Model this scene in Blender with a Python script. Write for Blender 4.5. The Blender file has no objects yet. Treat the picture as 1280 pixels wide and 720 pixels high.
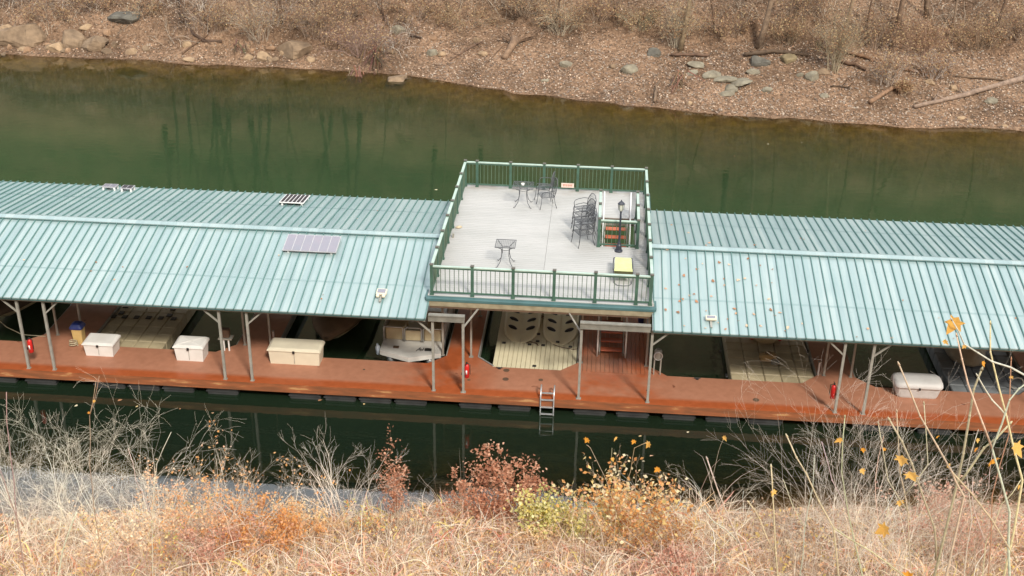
import bpy, math, random
import numpy as np
from mathutils import Vector, noise
R = math.radians
rng = random.Random(11)
nr = np.random.default_rng(5)
scene = bpy.context.scene
col = scene.collection

# ---------------------------------------------------------------- camera model
CAM = Vector((4.745, -31.935, 19.827)); PITCH, YAW, ROLL, F = 0.46424, -0.0730, 0.01645, 1502.6
cp, sp = math.cos(PITCH), math.sin(PITCH)
fwd = Vector((math.sin(YAW)*cp, math.cos(YAW)*cp, -sp)); rt = Vector((math.cos(YAW), -math.sin(YAW), 0)); up = rt.cross(fwd)
r2 = rt*math.cos(ROLL)+up*math.sin(ROLL); u2 = up*math.cos(ROLL)-rt*math.sin(ROLL)
def ray(px, py): return fwd + r2*((px-640)/F) - u2*((py-360)/F)
def at(px, py, y): d = ray(px, py); return CAM + d*((y-CAM.y)/d.y)
def atz(px, py, z): d = ray(px, py); return CAM + d*((z-CAM.z)/d.z)

# ---------------------------------------------------------------- mesh builder
class MB:
    def __init__(s): s.v=[]; s.f=[]; s.m=[]; s.c=[]; s.col=(1,1,1)
    def vert(s, p): s.v.append(tuple(p)); s.c.append(s.col); return len(s.v)-1
    def face(s, ids, mi=0): s.f.append(tuple(ids)); s.m.append(mi)
    def poly(s, pts, mi=0): s.face([s.vert(p) for p in pts], mi)
    def box(s, x0,x1,y0,y1,z0,z1, mi=0, bev=0):
        if bev:
            b=min(bev,(x1-x0)/2.5,(y1-y0)/2.5,(z1-z0)/2.5)
            rings=[]
            for z,i in ((z0,b),(z0+b,0),(z1-b,0),(z1,b)):
                X0,X1,Y0,Y1=x0+i,x1-i,y0+i,y1-i; k=b if i==0 else b*.4
                rings.append([s.vert(p) for p in ((X0+k,Y0,z),(X1-k,Y0,z),(X1,Y0+k,z),(X1,Y1-k,z),(X1-k,Y1,z),(X0+k,Y1,z),(X0,Y1-k,z),(X0,Y0+k,z))])
            for a,c in zip(rings,rings[1:]):
                for j in range(8): s.face((a[j],a[(j+1)%8],c[(j+1)%8],c[j]),mi)
            s.face(rings[0][::-1],mi); s.face(rings[-1],mi); return
        a=[s.vert(p) for p in ((x0,y0,z0),(x1,y0,z0),(x1,y1,z0),(x0,y1,z0),(x0,y0,z1),(x1,y0,z1),(x1,y1,z1),(x0,y1,z1))]
        for q in ((0,3,2,1),(4,5,6,7),(0,1,5,4),(1,2,6,5),(2,3,7,6),(3,0,4,7)): s.face([a[i] for i in q],mi)
    def obox(s, p0, p1, w, h, mi=0):                       # bar from p0 to p1, rectangular section
        p0=Vector(p0); p1=Vector(p1); d=(p1-p0).normalized()
        a=d.cross(Vector((0,0,1)));  a=Vector((1,0,0)) if a.length<.01 else a.normalized()
        b=a.cross(d).normalized(); A=[]
        for p in (p0,p1):
            for i,j in ((-1,-1),(1,-1),(1,1),(-1,1)): A.append(s.vert(p+a*(i*w/2)+b*(j*h/2)))
        for q in ((0,3,2,1),(4,5,6,7),(0,1,5,4),(1,2,6,5),(2,3,7,6),(3,0,4,7)): s.face([A[i] for i in q],mi)
    def tube(s, pts, r, n=6, mi=0, cap=True):
        pts=[Vector(p) for p in pts]; m=len(pts)
        if not isinstance(r,(list,tuple)): r=[r]*m
        prev=None; rings=[]
        for i,p in enumerate(pts):
            d=(pts[min(i+1,m-1)]-pts[max(i-1,0)])
            if d.length<1e-7: d=Vector((0,0,1))
            d.normalize()
            if prev is None: a=d.orthogonal().normalized()
            else:
                a=prev-d*prev.dot(d)
                a=d.orthogonal().normalized() if a.length<1e-4 else a.normalized()
            prev=a; b=d.cross(a)
            rings.append([s.vert(p+(a*math.cos(t)+b*math.sin(t))*r[i]) for t in (2*math.pi*k/n for k in range(n))])
        for A,B in zip(rings,rings[1:]):
            for j in range(n): s.face((A[j],A[(j+1)%n],B[(j+1)%n],B[j]),mi)
        if cap: s.face(rings[0][::-1],mi); s.face(rings[-1],mi)
    def lathe(s, prof, cx, cy, n=16, mi=0):
        rings=[[s.vert((cx+r*math.cos(2*math.pi*k/n),cy+r*math.sin(2*math.pi*k/n),z)) for k in range(n)] for r,z in prof]
        for A,B in zip(rings,rings[1:]):
            for j in range(n): s.face((A[j],A[(j+1)%n],B[(j+1)%n],B[j]),mi)
        s.face(rings[0][::-1],mi); s.face(rings[-1],mi)
    def loft(s, secs, mi=0):                               # closed loops of equal length
        rings=[[s.vert(p) for p in q] for q in secs]; n=len(rings[0])
        for A,B in zip(rings,rings[1:]):
            for j in range(n): s.face((A[j],A[(j+1)%n],B[(j+1)%n],B[j]),mi)
        s.face(rings[0][::-1],mi); s.face(rings[-1],mi)
    def ellip(s, c, rad, nu=10, nv=6, mi=0, jit=0, seed=0):
        rings=[]
        for i in range(1,nv):
            t=math.pi*i/nv; ring=[]
            for j in range(nu):
                a=2*math.pi*j/nu; d=Vector((math.sin(t)*math.cos(a),math.sin(t)*math.sin(a),math.cos(t)))
                k=1+jit*noise.noise(d*1.7+Vector((seed*3.1,seed*1.7,seed))) if jit else 1
                ring.append(s.vert((c[0]+d.x*rad[0]*k,c[1]+d.y*rad[1]*k,c[2]+d.z*rad[2]*k)))
            rings.append(ring)
        t_=s.vert((c[0],c[1],c[2]+rad[2])); b_=s.vert((c[0],c[1],c[2]-rad[2]))
        for A,B in zip(rings,rings[1:]):
            for j in range(nu): s.face((A[j],B[j],B[(j+1)%nu],A[(j+1)%nu]),mi)
        for j in range(nu): s.face((t_,rings[0][j],rings[0][(j+1)%nu]),mi); s.face((b_,rings[-1][(j+1)%nu],rings[-1][j]),mi)
    def build(s, name, mats, parent=None, smooth=False):
        me=bpy.data.meshes.new(name); me.from_pydata(s.v,[],s.f)
        if not isinstance(mats,(list,tuple)): mats=[mats]
        for m in mats: me.materials.append(m)
        if len(mats)>1: me.polygons.foreach_set('material_index',s.m)
        ca=me.color_attributes.new('Col','FLOAT_COLOR','POINT')
        ca.data.foreach_set('color',[k for c in s.c for k in (c[0],c[1],c[2],1)])
        if smooth: me.polygons.foreach_set('use_smooth',[True]*len(me.polygons))
        me.update(); o=bpy.data.objects.new(name,me); col.objects.link(o)
        if parent: o.parent=parent
        return o
def tag(o, label=None, cat=None, group=None, kind=None):
    if label: o['label']=label
    if cat: o['category']=cat
    if group: o['group']=group
    if kind: o['kind']=kind
    return o
def thing(name, label, cat, loc=(0,0,0), rz=0, group=None):
    o=bpy.data.objects.new(name,None); col.objects.link(o); o.location=loc; o.rotation_euler=(0,0,rz); o.empty_display_size=.2
    return tag(o,label,cat,group)
def dup(root, loc, rz=None, label=None):
    r=root.copy(); col.objects.link(r); r.location=loc
    if rz is not None: r.rotation_euler=(0,0,rz)
    if label: r['label']=label
    for ch in list(root.children):
        c=ch.copy(); col.objects.link(c); c.parent=r
        for g in list(ch.children):
            d=g.copy(); col.objects.link(d); d.parent=c
    return r
def grid_mesh(name, pos, cols, nx, ny, mat, extra=None):   # vectorised grid sheet
    me=bpy.data.meshes.new(name); n=nx*ny
    me.vertices.add(n); me.vertices.foreach_set('co',pos.astype(np.float32).ravel())
    i=np.arange(nx-1); j=np.arange(ny-1); I,J=np.meshgrid(i,j); a=(J*nx+I).ravel()
    q=np.stack([a,a+1,a+nx+1,a+nx],1).astype(np.int32); m=len(q)
    me.loops.add(m*4); me.loops.foreach_set('vertex_index',q.ravel())
    me.polygons.add(m); me.polygons.foreach_set('loop_start',np.arange(m,dtype=np.int32)*4); me.polygons.foreach_set('loop_total',np.full(m,4,np.int32))
    me.polygons.foreach_set('use_smooth',np.ones(m,bool)); me.materials.append(mat)
    if extra is not None:
        at_=me.attributes.new('depth','FLOAT','POINT'); at_.data.foreach_set('value',extra.astype(np.float32).ravel())
    me.update(calc_edges=True); me.validate()
    o=bpy.data.objects.new(name,me); col.objects.link(o); return o
def soup(name, V, C, k, mat):                              # V (n,k,3) polygons, C (n,3) colours
    n=len(V); me=bpy.data.meshes.new(name); me.vertices.add(n*k); me.vertices.foreach_set('co',V.astype(np.float32).ravel())
    me.loops.add(n*k); me.loops.foreach_set('vertex_index',np.arange(n*k,dtype=np.int32))
    me.polygons.add(n); me.polygons.foreach_set('loop_start',np.arange(n,dtype=np.int32)*k); me.polygons.foreach_set('loop_total',np.full(n,k,np.int32))
    me.materials.append(mat); ca=me.color_attributes.new('Col','FLOAT_COLOR','POINT')
    cc=np.ones((n,k,4),np.float32); cc[:,:,:3]=C[:,None,:]; ca.data.foreach_set('color',cc.ravel())
    me.update(calc_edges=True); o=bpy.data.objects.new(name,me); col.objects.link(o); return o

# ---------------------------------------------------------------- materials
def nodes(name):
    m=bpy.data.materials.new(name); m.use_nodes=True; t=m.node_tree; b=t.nodes['Principled BSDF']; return m,t,b
def ramp(t, fac, stops):
    r=t.nodes.new('ShaderNodeValToRGB'); e=r.color_ramp.elements
    while len(e)<len(stops): e.new(.5)
    for el,(p,c) in zip(e,stops): el.position=p; el.color=(*c,1)
    t.links.new(fac,r.inputs[0]); return r.outputs[0]
def noi(t, scale, detail=4, vec=None, rough=.55):
    n=t.nodes.new('ShaderNodeTexNoise'); n.inputs['Scale'].default_value=scale; n.inputs['Detail'].default_value=detail; n.inputs['Roughness'].default_value=rough
    if vec is None:
        g=t.nodes.new('ShaderNodeNewGeometry'); vec=g.outputs['Position']
    t.links.new(vec,n.inputs['Vector']); return n.outputs['Fac']
def mth(t, op, a, b=None, c=None, clamp=False):
    n=t.nodes.new('ShaderNodeMath'); n.operation=op; n.use_clamp=clamp
    for i,x in enumerate((a,b,c)):
        if x is None: continue
        if isinstance(x,(int,float)): n.inputs[i].default_value=x
        else: t.links.new(x,n.inputs[i])
    return n.outputs[0]
def mixc(t, f, a, b, mode='MIX'):
    n=t.nodes.new('ShaderNodeMix'); n.data_type='RGBA'; n.blend_type=mode
    for s_,x in ((n.inputs[0],f),(n.inputs[6],a),(n.inputs[7],b)):
        if isinstance(x,(int,float)): s_.default_value=x
        elif isinstance(x,tuple): s_.default_value=(*x,1)
        else: t.links.new(x,s_)
    return n.outputs[2]
def bump(t, b, h, strength, dist=.02):
    n=t.nodes.new('ShaderNodeBump'); n.inputs['Strength'].default_value=strength; n.inputs['Distance'].default_value=dist
    t.links.new(h,n.inputs['Height']); t.links.new(n.outputs[0],b.inputs['Normal'])
def simple(name, c1, c2=None, rough=.6, sc=3, metal=0, vc=False, bs=0, spec=.5, bsc=None):
    m,t,b=nodes(name); c2=c2 or tuple(k*.75 for k in c1)
    o=ramp(t,noi(t,sc,6),[(.32,c2),(.68,c1)])
    if vc:
        a=t.nodes.new('ShaderNodeAttribute'); a.attribute_name='Col'; o=mixc(t,1.0,o,a.outputs['Color'],'MULTIPLY')
    t.links.new(o,b.inputs['Base Color']); b.inputs['Roughness'].default_value=rough; b.inputs['Metallic'].default_value=metal; b.inputs['Specular IOR Level'].default_value=spec
    if bs: bump(t,b,noi(t,bsc or sc*4,4),bs)
    return m
def leafmat(name):
    m,t,b=nodes(name); a=t.nodes.new('ShaderNodeAttribute'); a.attribute_name='Col'
    t.links.new(a.outputs['Color'],b.inputs['Base Color']); b.inputs['Roughness'].default_value=.7; b.inputs['Specular IOR Level'].default_value=.2
    tr=t.nodes.new('ShaderNodeBsdfTranslucent'); t.links.new(a.outputs['Color'],tr.inputs['Color'])
    mx=t.nodes.new('ShaderNodeMixShader'); mx.inputs[0].default_value=.45
    t.links.new(b.outputs[0],mx.inputs[1]); t.links.new(tr.outputs[0],mx.inputs[2]); t.links.new(mx.outputs[0],t.nodes['Material Output'].inputs['Surface']); return m
def plain(name, rough=.8):                                 # colour from the Col attribute with grain
    m,t,b=nodes(name); a=t.nodes.new('ShaderNodeAttribute'); a.attribute_name='Col'
    g=ramp(t,noi(t,25,4),[(.3,(.7,.7,.7)),(.7,(1.1,1.1,1.1))])
    t.links.new(mixc(t,1.0,a.outputs['Color'],g,'MULTIPLY'),b.inputs['Base Color']); b.inputs['Roughness'].default_value=rough; b.inputs['Specular IOR Level'].default_value=.25; return m

def roof_mat():
    m,t,b=nodes('roof_metal'); g=t.nodes.new('ShaderNodeNewGeometry'); s=t.nodes.new('ShaderNodeSeparateXYZ'); t.links.new(g.outputs['Position'],s.inputs[0])
    # each pan fades a little differently; streaks run down the slope
    pan=t.nodes.new('ShaderNodeTexWhiteNoise'); pan.noise_dimensions='1D'; t.links.new(mth(t,'FLOOR',mth(t,'DIVIDE',s.outputs[0],.2725)),pan.inputs['W'])
    mp=t.nodes.new('ShaderNodeMapping'); mp.inputs['Scale'].default_value=(9,.7,.7); t.links.new(g.outputs['Position'],mp.inputs[0])
    st=noi(t,1.5,5,mp.outputs[0]); bl=noi(t,.5,4)
    v=mth(t,'ADD',mth(t,'MULTIPLY',pan.outputs[0],.30),mth(t,'ADD',mth(t,'MULTIPLY',st,.45),mth(t,'MULTIPLY',bl,.45)))
    c=ramp(t,v,[(.3,(.205,.275,.275)),(.5,(.25,.335,.335)),(.62,(.275,.355,.35)),(.8,(.33,.40,.39))])
    t.links.new(c,b.inputs['Base Color']); b.inputs['Roughness'].default_value=.36
    bump(t,b,noi(t,1.2,3),.15,.02); return m
M={}
M['roof']=roof_mat()
M['rib']=simple('shaded_rib_metal',(.115,.225,.205),(.085,.175,.16),.45,2)  # same metal as the roof; shade on the rib sides put into the colour
M['port']=simple('cream_moulding',(.80,.72,.47),(.72,.64,.42),.5,2)
M['beam']=simple('dull_grey_beam',(.22,.205,.17),(.15,.14,.115),.7,5,bs=.1)
M['lampblack']=simple('lamp_black_iron',(.03,.035,.05),None,.45,6)
M['solarframe']=simple('solar_frame',(.42,.41,.42),None,.4,4)
M['under']=simple('shaded_roof_underside',(.035,.034,.03),None,.8,3)  # near-black: the shade beneath the roof is put into this colour
M['rib2']=simple('lap_line_metal',(.20,.30,.30),(.24,.34,.34),.5,6)  # slightly darker tone for the sheet lap lines
M['teal']=simple('teal_trim',(.07,.15,.15),(.05,.11,.11),.5,2)
M['green']=simple('green_paint',(.065,.135,.095),(.04,.085,.06),.5,4)
M['baluster']=simple('olive_green_paint',(.10,.15,.10),(.065,.10,.065),.55,4)
M['mint']=simple('mint_paint',(.42,.53,.45),(.33,.42,.36),.5,3)
M['cap']=simple('cap_brown',(.12,.11,.09),None,.6,4)
M['steel']=simple('galvanised_steel',(.33,.315,.27),(.24,.225,.19),.5,5,.1)
M['alu']=simple('brushed_aluminium',(.62,.63,.62),(.5,.5,.5),.35,6,.6)
M['white']=simple('white_paint',(.78,.77,.74),(.68,.66,.63),.5,3)
M['iron']=simple('wrought_iron',(.13,.135,.145),(.08,.085,.09),.5,8,.2)
M['tan']=simple('weathered_tan_beam',(.34,.29,.19),(.22,.18,.11),.75,4,bs=.1)
M['brown']=simple('brown_timber',(.13,.08,.045),(.09,.05,.03),.8,4)
M['float']=simple('float_plastic',(.035,.036,.035),(.02,.02,.02),.7,3)
M['black']=simple('black_plastic',(.015,.015,.015),None,.5,4)
M['red']=simple('red_enamel',(.55,.02,.015),(.42,.015,.012),.35,3)
M['bluep']=simple('blue_plastic',(.02,.035,.16),None,.4,3)
M['yellowsling']=simple('yellow_green_sling',(.58,.60,.27),(.5,.52,.22),.7,6)
M['olive']=simple('olive_fabric',(.065,.06,.018),None,.8,6)
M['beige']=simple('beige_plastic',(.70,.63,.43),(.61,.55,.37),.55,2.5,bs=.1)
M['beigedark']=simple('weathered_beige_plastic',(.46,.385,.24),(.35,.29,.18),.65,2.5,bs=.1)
M['greyplat']=simple('grey_blue_plastic',(.20,.215,.22),(.15,.16,.165),.6,2.5)
M['boxwhite']=simple('box_white_fibreglass',(.70,.68,.64),(.60,.575,.53),.45,2)
M['boxcream']=simple('box_cream_fibreglass',(.64,.58,.44),(.56,.50,.38),.45,2)
M['boxgrey']=simple('box_grey_fibreglass',(.55,.535,.51),(.45,.43,.41),.6,2,bs=.1)
M['boat']=simple('boat_gelcoat',(.62,.60,.55),(.52,.50,.46),.3,2)
M['seat']=simple('boat_vinyl',(.52,.43,.27),(.44,.36,.22),.5,4)
M['canvas']=simple('brown_canvas',(.17,.11,.06),(.11,.07,.04),.85,2,bs=.2)
M['canvasd']=simple('dark_canvas',(.10,.075,.05),(.07,.05,.035),.85,2,bs=.2)
M['tread']=simple('red_tread',(.50,.13,.06),(.40,.10,.045),.6,3)
M['solar']=simple('solar_cell_dark',(.05,.05,.06),(.035,.035,.045),.25,5)
M['solarpale']=simple('solar_cell_pale',(.24,.215,.25),(.19,.20,.235),.15,1.4)
M['rope']=simple('rope',(.45,.38,.25),None,.9,9)
M['glassy']=simple('lantern_glass',(.55,.56,.50),(.45,.46,.4),.15,6)
M['bark']=simple('grey_bark',(.20,.155,.115),(.10,.075,.055),.9,5,vc=True,bs=.5)
M['rock']=simple('rock_face',(.42,.345,.26),(.22,.175,.13),.9,2.2,vc=True,bs=1.0,bsc=7)
M['twig']=plain('twig_bark'); M['leaf']=leafmat('leaf_blade'); M['litter']=plain('leaf_litter',.85); M['grassm']=leafmat('dry_grass')

def dock_mat():
    m,t,b=nodes('dock_coating'); g=t.nodes.new('ShaderNodeNewGeometry'); s=t.nodes.new('ShaderNodeSeparateXYZ'); t.links.new(g.outputs['Position'],s.inputs[0])
    X,Y=s.outputs[0],s.outputs[1]; n1=noi(t,.9,5); n2=noi(t,5,4)
    # rain-wet film: the strip outside the eaves and the gaps between the roofs
    w=mth(t,'ADD',mth(t,'MULTIPLY',n1,.8),mth(t,'MULTIPLY',n2,.12))
    front=mth(t,'SUBTRACT',-.42,Y)                                     # >0 near the edge
    front=mth(t,'MULTIPLY_ADD',front,5.5,0,True)
    g1=mth(t,'SUBTRACT',1.45,mth(t,'MULTIPLY',mth(t,'ABSOLUTE',mth(t,'SUBTRACT',X,.25)),.8),None,True)
    g2=mth(t,'SUBTRACT',1.75,mth(t,'MULTIPLY',mth(t,'ABSOLUTE',mth(t,'SUBTRACT',X,5.7)),.95),None,True)
    gg=mth(t,'MULTIPLY',mth(t,'MAXIMUM',g1,g2),mth(t,'MULTIPLY_ADD',w,5.0,-1.55,True))
    wet=mth(t,'MAXIMUM',front,gg,None,True)
    dry=ramp(t,n2,[(.3,(.32,.14,.08)),(.7,(.38,.17,.10))]); wc=ramp(t,n2,[(.3,(.29,.07,.022)),(.7,(.36,.09,.03))])
    c=mixc(t,wet,dry,wc)
    sp_=ramp(t,noi(t,1.7,2),[(.24,(.45,.35,.3)),(.27,(1,1,1))]); c=mixc(t,1.0,c,sp_,'MULTIPLY')
    t.links.new(c,b.inputs['Base Color'])
    t.links.new(mth(t,'MULTIPLY_ADD',wet,-.28,.56),b.inputs['Roughness']); bump(t,b,noi(t,40,3),.08,.01); return m
M['dock']=dock_mat()
def fascia_mat():
    m,t,b=nodes('dock_fascia'); g=t.nodes.new('ShaderNodeNewGeometry'); mp=t.nodes.new('ShaderNodeMapping'); mp.inputs['Scale'].default_value=(1,1,7); t.links.new(g.outputs['Position'],mp.inputs[0])
    c=ramp(t,noi(t,1.1,5,mp.outputs[0]),[(.40,(.17,.062,.024)),(.60,(.27,.085,.03)),(.67,(.42,.22,.09))]); t.links.new(c,b.inputs['Base Color']); b.inputs['Roughness'].default_value=.55; return m
M['fascia']=fascia_mat()
def board_mat():
    m,t,b=nodes('deck_board'); a=t.nodes.new('ShaderNodeAttribute'); a.attribute_name='Col'; g=t.nodes.new('ShaderNodeNewGeometry')
    mp=t.nodes.new('ShaderNodeMapping'); mp.inputs['Scale'].default_value=(.7,6,1); t.links.new(g.outputs['Position'],mp.inputs[0])
    c=mixc(t,1.0,a.outputs['Color'],ramp(t,noi(t,3,6,mp.outputs[0]),[(.3,(.93,.93,.93)),(.7,(1.03,1.02,1.01))]),'MULTIPLY')
    s=t.nodes.new('ShaderNodeSeparateXYZ'); t.links.new(g.outputs['Position'],s.inputs[0])
    edge=mth(t,'MAXIMUM',mth(t,'MULTIPLY_ADD',s.outputs[0],1.3,-7.75,True),mth(t,'MULTIPLY_ADD',s.outputs[1],1.4,-11.6,True))  # mildew along two sides
    mm=mth(t,'MULTIPLY',edge,mth(t,'MULTIPLY_ADD',noi(t,2.2,6),5,-2.0,True))
    c=mixc(t,mth(t,'MULTIPLY',mm,.7),c,(.22,.17,.12)); c=mixc(t,1.0,c,ramp(t,noi(t,.6,5),[(.3,(.88,.89,.88)),(.65,(1,1,1))]),'MULTIPLY')
    t.links.new(c,b.inputs['Base Color']); b.inputs['Roughness'].default_value=.6; return m
M['board']=board_mat()
def bank_mat(name, stops, bsc=9):
    m,t,b=nodes(name); a=noi(t,6,8,None,.7); c=ramp(t,a,stops); big=ramp(t,noi(t,.35,5),[(.35,(.55,.52,.48)),(.65,(1.15,1.1,1.03))])
    cc=mixc(t,1.0,c,big,'MULTIPLY')
    if name=='leaf_covered_ground':                        # upper slope: tree shade painted in as a darker, greener woodland floor
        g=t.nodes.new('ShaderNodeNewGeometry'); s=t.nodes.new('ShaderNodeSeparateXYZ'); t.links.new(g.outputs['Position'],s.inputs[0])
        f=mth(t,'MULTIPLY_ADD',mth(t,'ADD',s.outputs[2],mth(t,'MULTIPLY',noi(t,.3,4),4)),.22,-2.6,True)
        cc=mixc(t,mth(t,'MULTIPLY_ADD',s.outputs[2],-6.0,.0,True),cc,ramp(t,noi(t,2,5),[(.35,(.20,.13,.03)),(.65,(.42,.30,.08))]))   # algae film under water
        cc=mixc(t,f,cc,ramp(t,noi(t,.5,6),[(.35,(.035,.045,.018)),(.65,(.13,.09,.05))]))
    t.links.new(cc,b.inputs['Base Color']); b.inputs['Roughness'].default_value=.95; b.inputs['Specular IOR Level'].default_value=.15
    bump(t,b,noi(t,bsc,6),.8,.08); return m
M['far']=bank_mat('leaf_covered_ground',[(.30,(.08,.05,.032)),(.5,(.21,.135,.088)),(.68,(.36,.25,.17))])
M['near']=bank_mat('dry_earth',[(.30,(.12,.08,.05)),(.5,(.33,.22,.14)),(.68,(.55,.42,.29))])
def water_mat():
    m=bpy.data.materials.new('lake_water'); m.use_nodes=True; t=m.node_tree; t.nodes.clear()
    out=t.nodes.new('ShaderNodeOutputMaterial'); g=t.nodes.new('ShaderNodeNewGeometry')
    a=t.nodes.new('ShaderNodeAttribute'); a.attribute_name='depth'
    mp=t.nodes.new('ShaderNodeMapping'); mp.inputs['Scale'].default_value=(.6,1.4,1); t.links.new(g.outputs['Position'],mp.inputs[0])
    sx=t.nodes.new('ShaderNodeSeparateXYZ'); t.links.new(g.outputs['Position'],sx.inputs[0]); nn_=noi(t,.12,5,mp.outputs[0])
    body=mixc(t,mth(t,'MULTIPLY_ADD',sx.outputs[1],.07,.15,True),ramp(t,nn_,[(.35,(.009,.018,.010)),(.65,(.013,.023,.013))]),ramp(t,nn_,[(.35,(.018,.044,.017)),(.65,(.029,.058,.022))]))   # lighter and greener towards the far shore
    d=t.nodes.new('ShaderNodeBsdfDiffuse'); t.links.new(body,d.inputs['Color'])
    tr=t.nodes.new('ShaderNodeBsdfTransparent')
    tint=ramp(t,mth(t,'DIVIDE',a.outputs['Fac'],2.2),[(0,(.95,.86,.62)),(.5,(.62,.50,.18)),(1,(.2,.22,.07))]); t.links.new(tint,tr.inputs['Color'])
    k=mth(t,'SUBTRACT',1,mth(t,'EXPONENT',mth(t,'MULTIPLY',mth(t,'MAXIMUM',a.outputs['Fac'],0),-.55)))
    mx=t.nodes.new('ShaderNodeMixShader'); t.links.new(k,mx.inputs[0]); t.links.new(tr.outputs[0],mx.inputs[1]); t.links.new(d.outputs[0],mx.inputs[2])
    gl=t.nodes.new('ShaderNodeBsdfGlossy'); gl.inputs['Roughness'].default_value=.035; gl.inputs['Color'].default_value=(1,1,1,1)
    bp=t.nodes.new('ShaderNodeBump'); bp.inputs['Strength'].default_value=.17; bp.inputs['Distance'].default_value=.02
    t.links.new(noi(t,2.2,3,mp.outputs[0]),bp.inputs['Height']); t.links.new(bp.outputs[0],gl.inputs['Normal'])
    fr=t.nodes.new('ShaderNodeFresnel'); fr.inputs['IOR'].default_value=1.52; t.links.new(bp.outputs[0],fr.inputs['Normal'])
    m2=t.nodes.new('ShaderNodeMixShader'); t.links.new(fr.outputs[0],m2.inputs[0]); t.links.new(mx.outputs[0],m2.inputs[1]); t.links.new(gl.outputs[0],m2.inputs[2])
    t.links.new(m2.outputs[0],out.inputs['Surface']); return m
M['water']=water_mat()

# ---------------------------------------------------------------- terrain
XS=[-90,-30,-26,-20,-16,-10.5,-6.7,0,6.9,13.5,19,26,90]; YS=[37,35,35,34.6,34.5,34.6,34,31.4,29.9,28.7,28.3,28,26]
NZ={}
def fbm(x,y,s,o=4): return noise.fractal(Vector((x*s,y*s,3.3)),1,2.1,o)
def far_shore(x): return float(np.interp(x,XS,YS))+.55*fbm(x,0,.25,3)+.22*fbm(x,4,1.1,3)
def far_z(x,y):
    d=y-far_shore(x)
    L=float(np.interp(x,[-40,-12,-6,4,10,26],[1.6,2.2,6.0,7.0,7.2,7.6]))
    if d<0: return max(-3.5,.24*d+.05*fbm(x,y,.9))
    z=.30*min(d,L)
    if d>L: z+=.75*min(1,(d-L)/.35)*(.6+.8*abs(fbm(x,9,.3))) + .52*(d-L)
    if d>14: z+=.43*(d-14)
    return z+.20*fbm(x,y,.55)*min(1,d/1.0)+.5*fbm(x,y,.13,2)*min(1,d/8)
def near_shore(x): return -6.15-.10*max(0,1.5-x)+.45*fbm(x,5,.35,4)+.14*max(0,x-5)+.55*min(1,max(0,x+.2))
def near_z(x,y):
    s=near_shore(x)-y
    if s<0: return max(-3.5,.5*s)
    z=.28*min(s,9.5)+.93*max(0,s-9.5)*1.0
    return z+.22*fbm(x,y,.7)*min(1,s)*(1 if s<12 else .6)
class Sheet:
    def __init__(s,name,fn,x0,x1,y0,y1,st,mat,label=None):
        s.x0,s.y0,s.st=x0,y0,st; s.xs=np.arange(x0,x1+st/2,st); s.ys=np.arange(y0,y1+st/2,st)
        s.Z=np.array([[fn(float(x),float(y)) for x in s.xs] for y in s.ys]); X,Y=np.meshgrid(s.xs,s.ys)
        s.o=grid_mesh(name,np.stack([X,Y,s.Z],-1).reshape(-1,3),None,len(s.xs),len(s.ys),mat); tag(s.o,label,None,None,'structure')
    def z(s,x,y):
        u=np.clip((x-s.x0)/s.st,0,len(s.xs)-1.001); v=np.clip((y-s.y0)/s.st,0,len(s.ys)-1.001); i=np.floor(u).astype(int); j=np.floor(v).astype(int); a=u-i; b=v-j
        return (s.Z[j,i]*(1-a)*(1-b)+s.Z[j,i+1]*a*(1-b)+s.Z[j+1,i]*(1-a)*b+s.Z[j+1,i+1]*a*b)
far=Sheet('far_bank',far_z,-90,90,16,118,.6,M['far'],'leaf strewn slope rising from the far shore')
near=Sheet('near_bank',near_z,-60,60,-46,-1,.5,M['near'],'dry brushy bank sloping down to the water in the foreground')
def groundfar(px,py):
    d=ray(px,py); t=50
    while t<170:
        p=CAM+d*t
        if p.y>20 and p.z<float(far.z(p.x,p.y)): return p
        t+=.08
    return CAM+d*90
def gnear(x,y): return float(near.z(x,y))
# lake bed + water
bed=MB(); bed.poly([(-90,-46,-3.4),(90,-46,-3.4),(90,118,-3.4),(-90,118,-3.4)]); tag(bed.build('lake_bed',M['far']),'silty bottom under the green water',None,None,'structure')
wx=np.arange(-90,91,1.0); wy=np.arange(-8,40.1,.5); WX,WY=np.meshgrid(wx,wy)
dep=np.array([[-(far_z(float(x),float(y)) if y>14 else near_z(float(x),float(y))) for x in wx] for y in wy])
tag(grid_mesh('water',np.stack([WX,WY,0*WX],-1).reshape(-1,3),None,len(wx),len(wy),M['water'],dep),'calm dark green lake water reflecting the far slope',None,None,'structure')

# leaf litter on the far bank
def scatter(sheet, n, x0,x1, y0,y1, size, pal, tilt, name, mat, lift=.01, shore=None, maxd=99):
    x=nr.uniform(x0,x1,n); y=nr.uniform(y0,y1,n); z=sheet.z(x,y); k=z>.02
    x,y,z=x[k],y[k],z[k]; n=len(x)
    a=nr.uniform(0,2*np.pi,n); s=nr.uniform(size[0],size[1],n)*.5
    nrm=np.stack([nr.normal(0,tilt,n),nr.normal(-.35,tilt,n),np.ones(n)],1); nrm/=np.linalg.norm(nrm,axis=1)[:,None]
    t=np.stack([np.cos(a),np.sin(a),np.zeros(n)],1); t-=nrm*(t*nrm).sum(1)[:,None]; t/=np.linalg.norm(t,axis=1)[:,None]; b=np.cross(nrm,t)
    P=np.stack([x,y,z+lift+s*.35],1); w=nr.uniform(.4,.9,n)
    V=np.stack([P-t*s[:,None],P-b*(s*w)[:,None]+t*(s*.1)[:,None],P+t*s[:,None]*.9,P+b*(s*w)[:,None]],1)
    pal=np.array(pal); C=pal[nr.integers(0,len(pal),n)]*nr.uniform(.7,1.2,n)[:,None]
    return soup(name,V,np.clip(C,0,1),4,mat)
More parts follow.
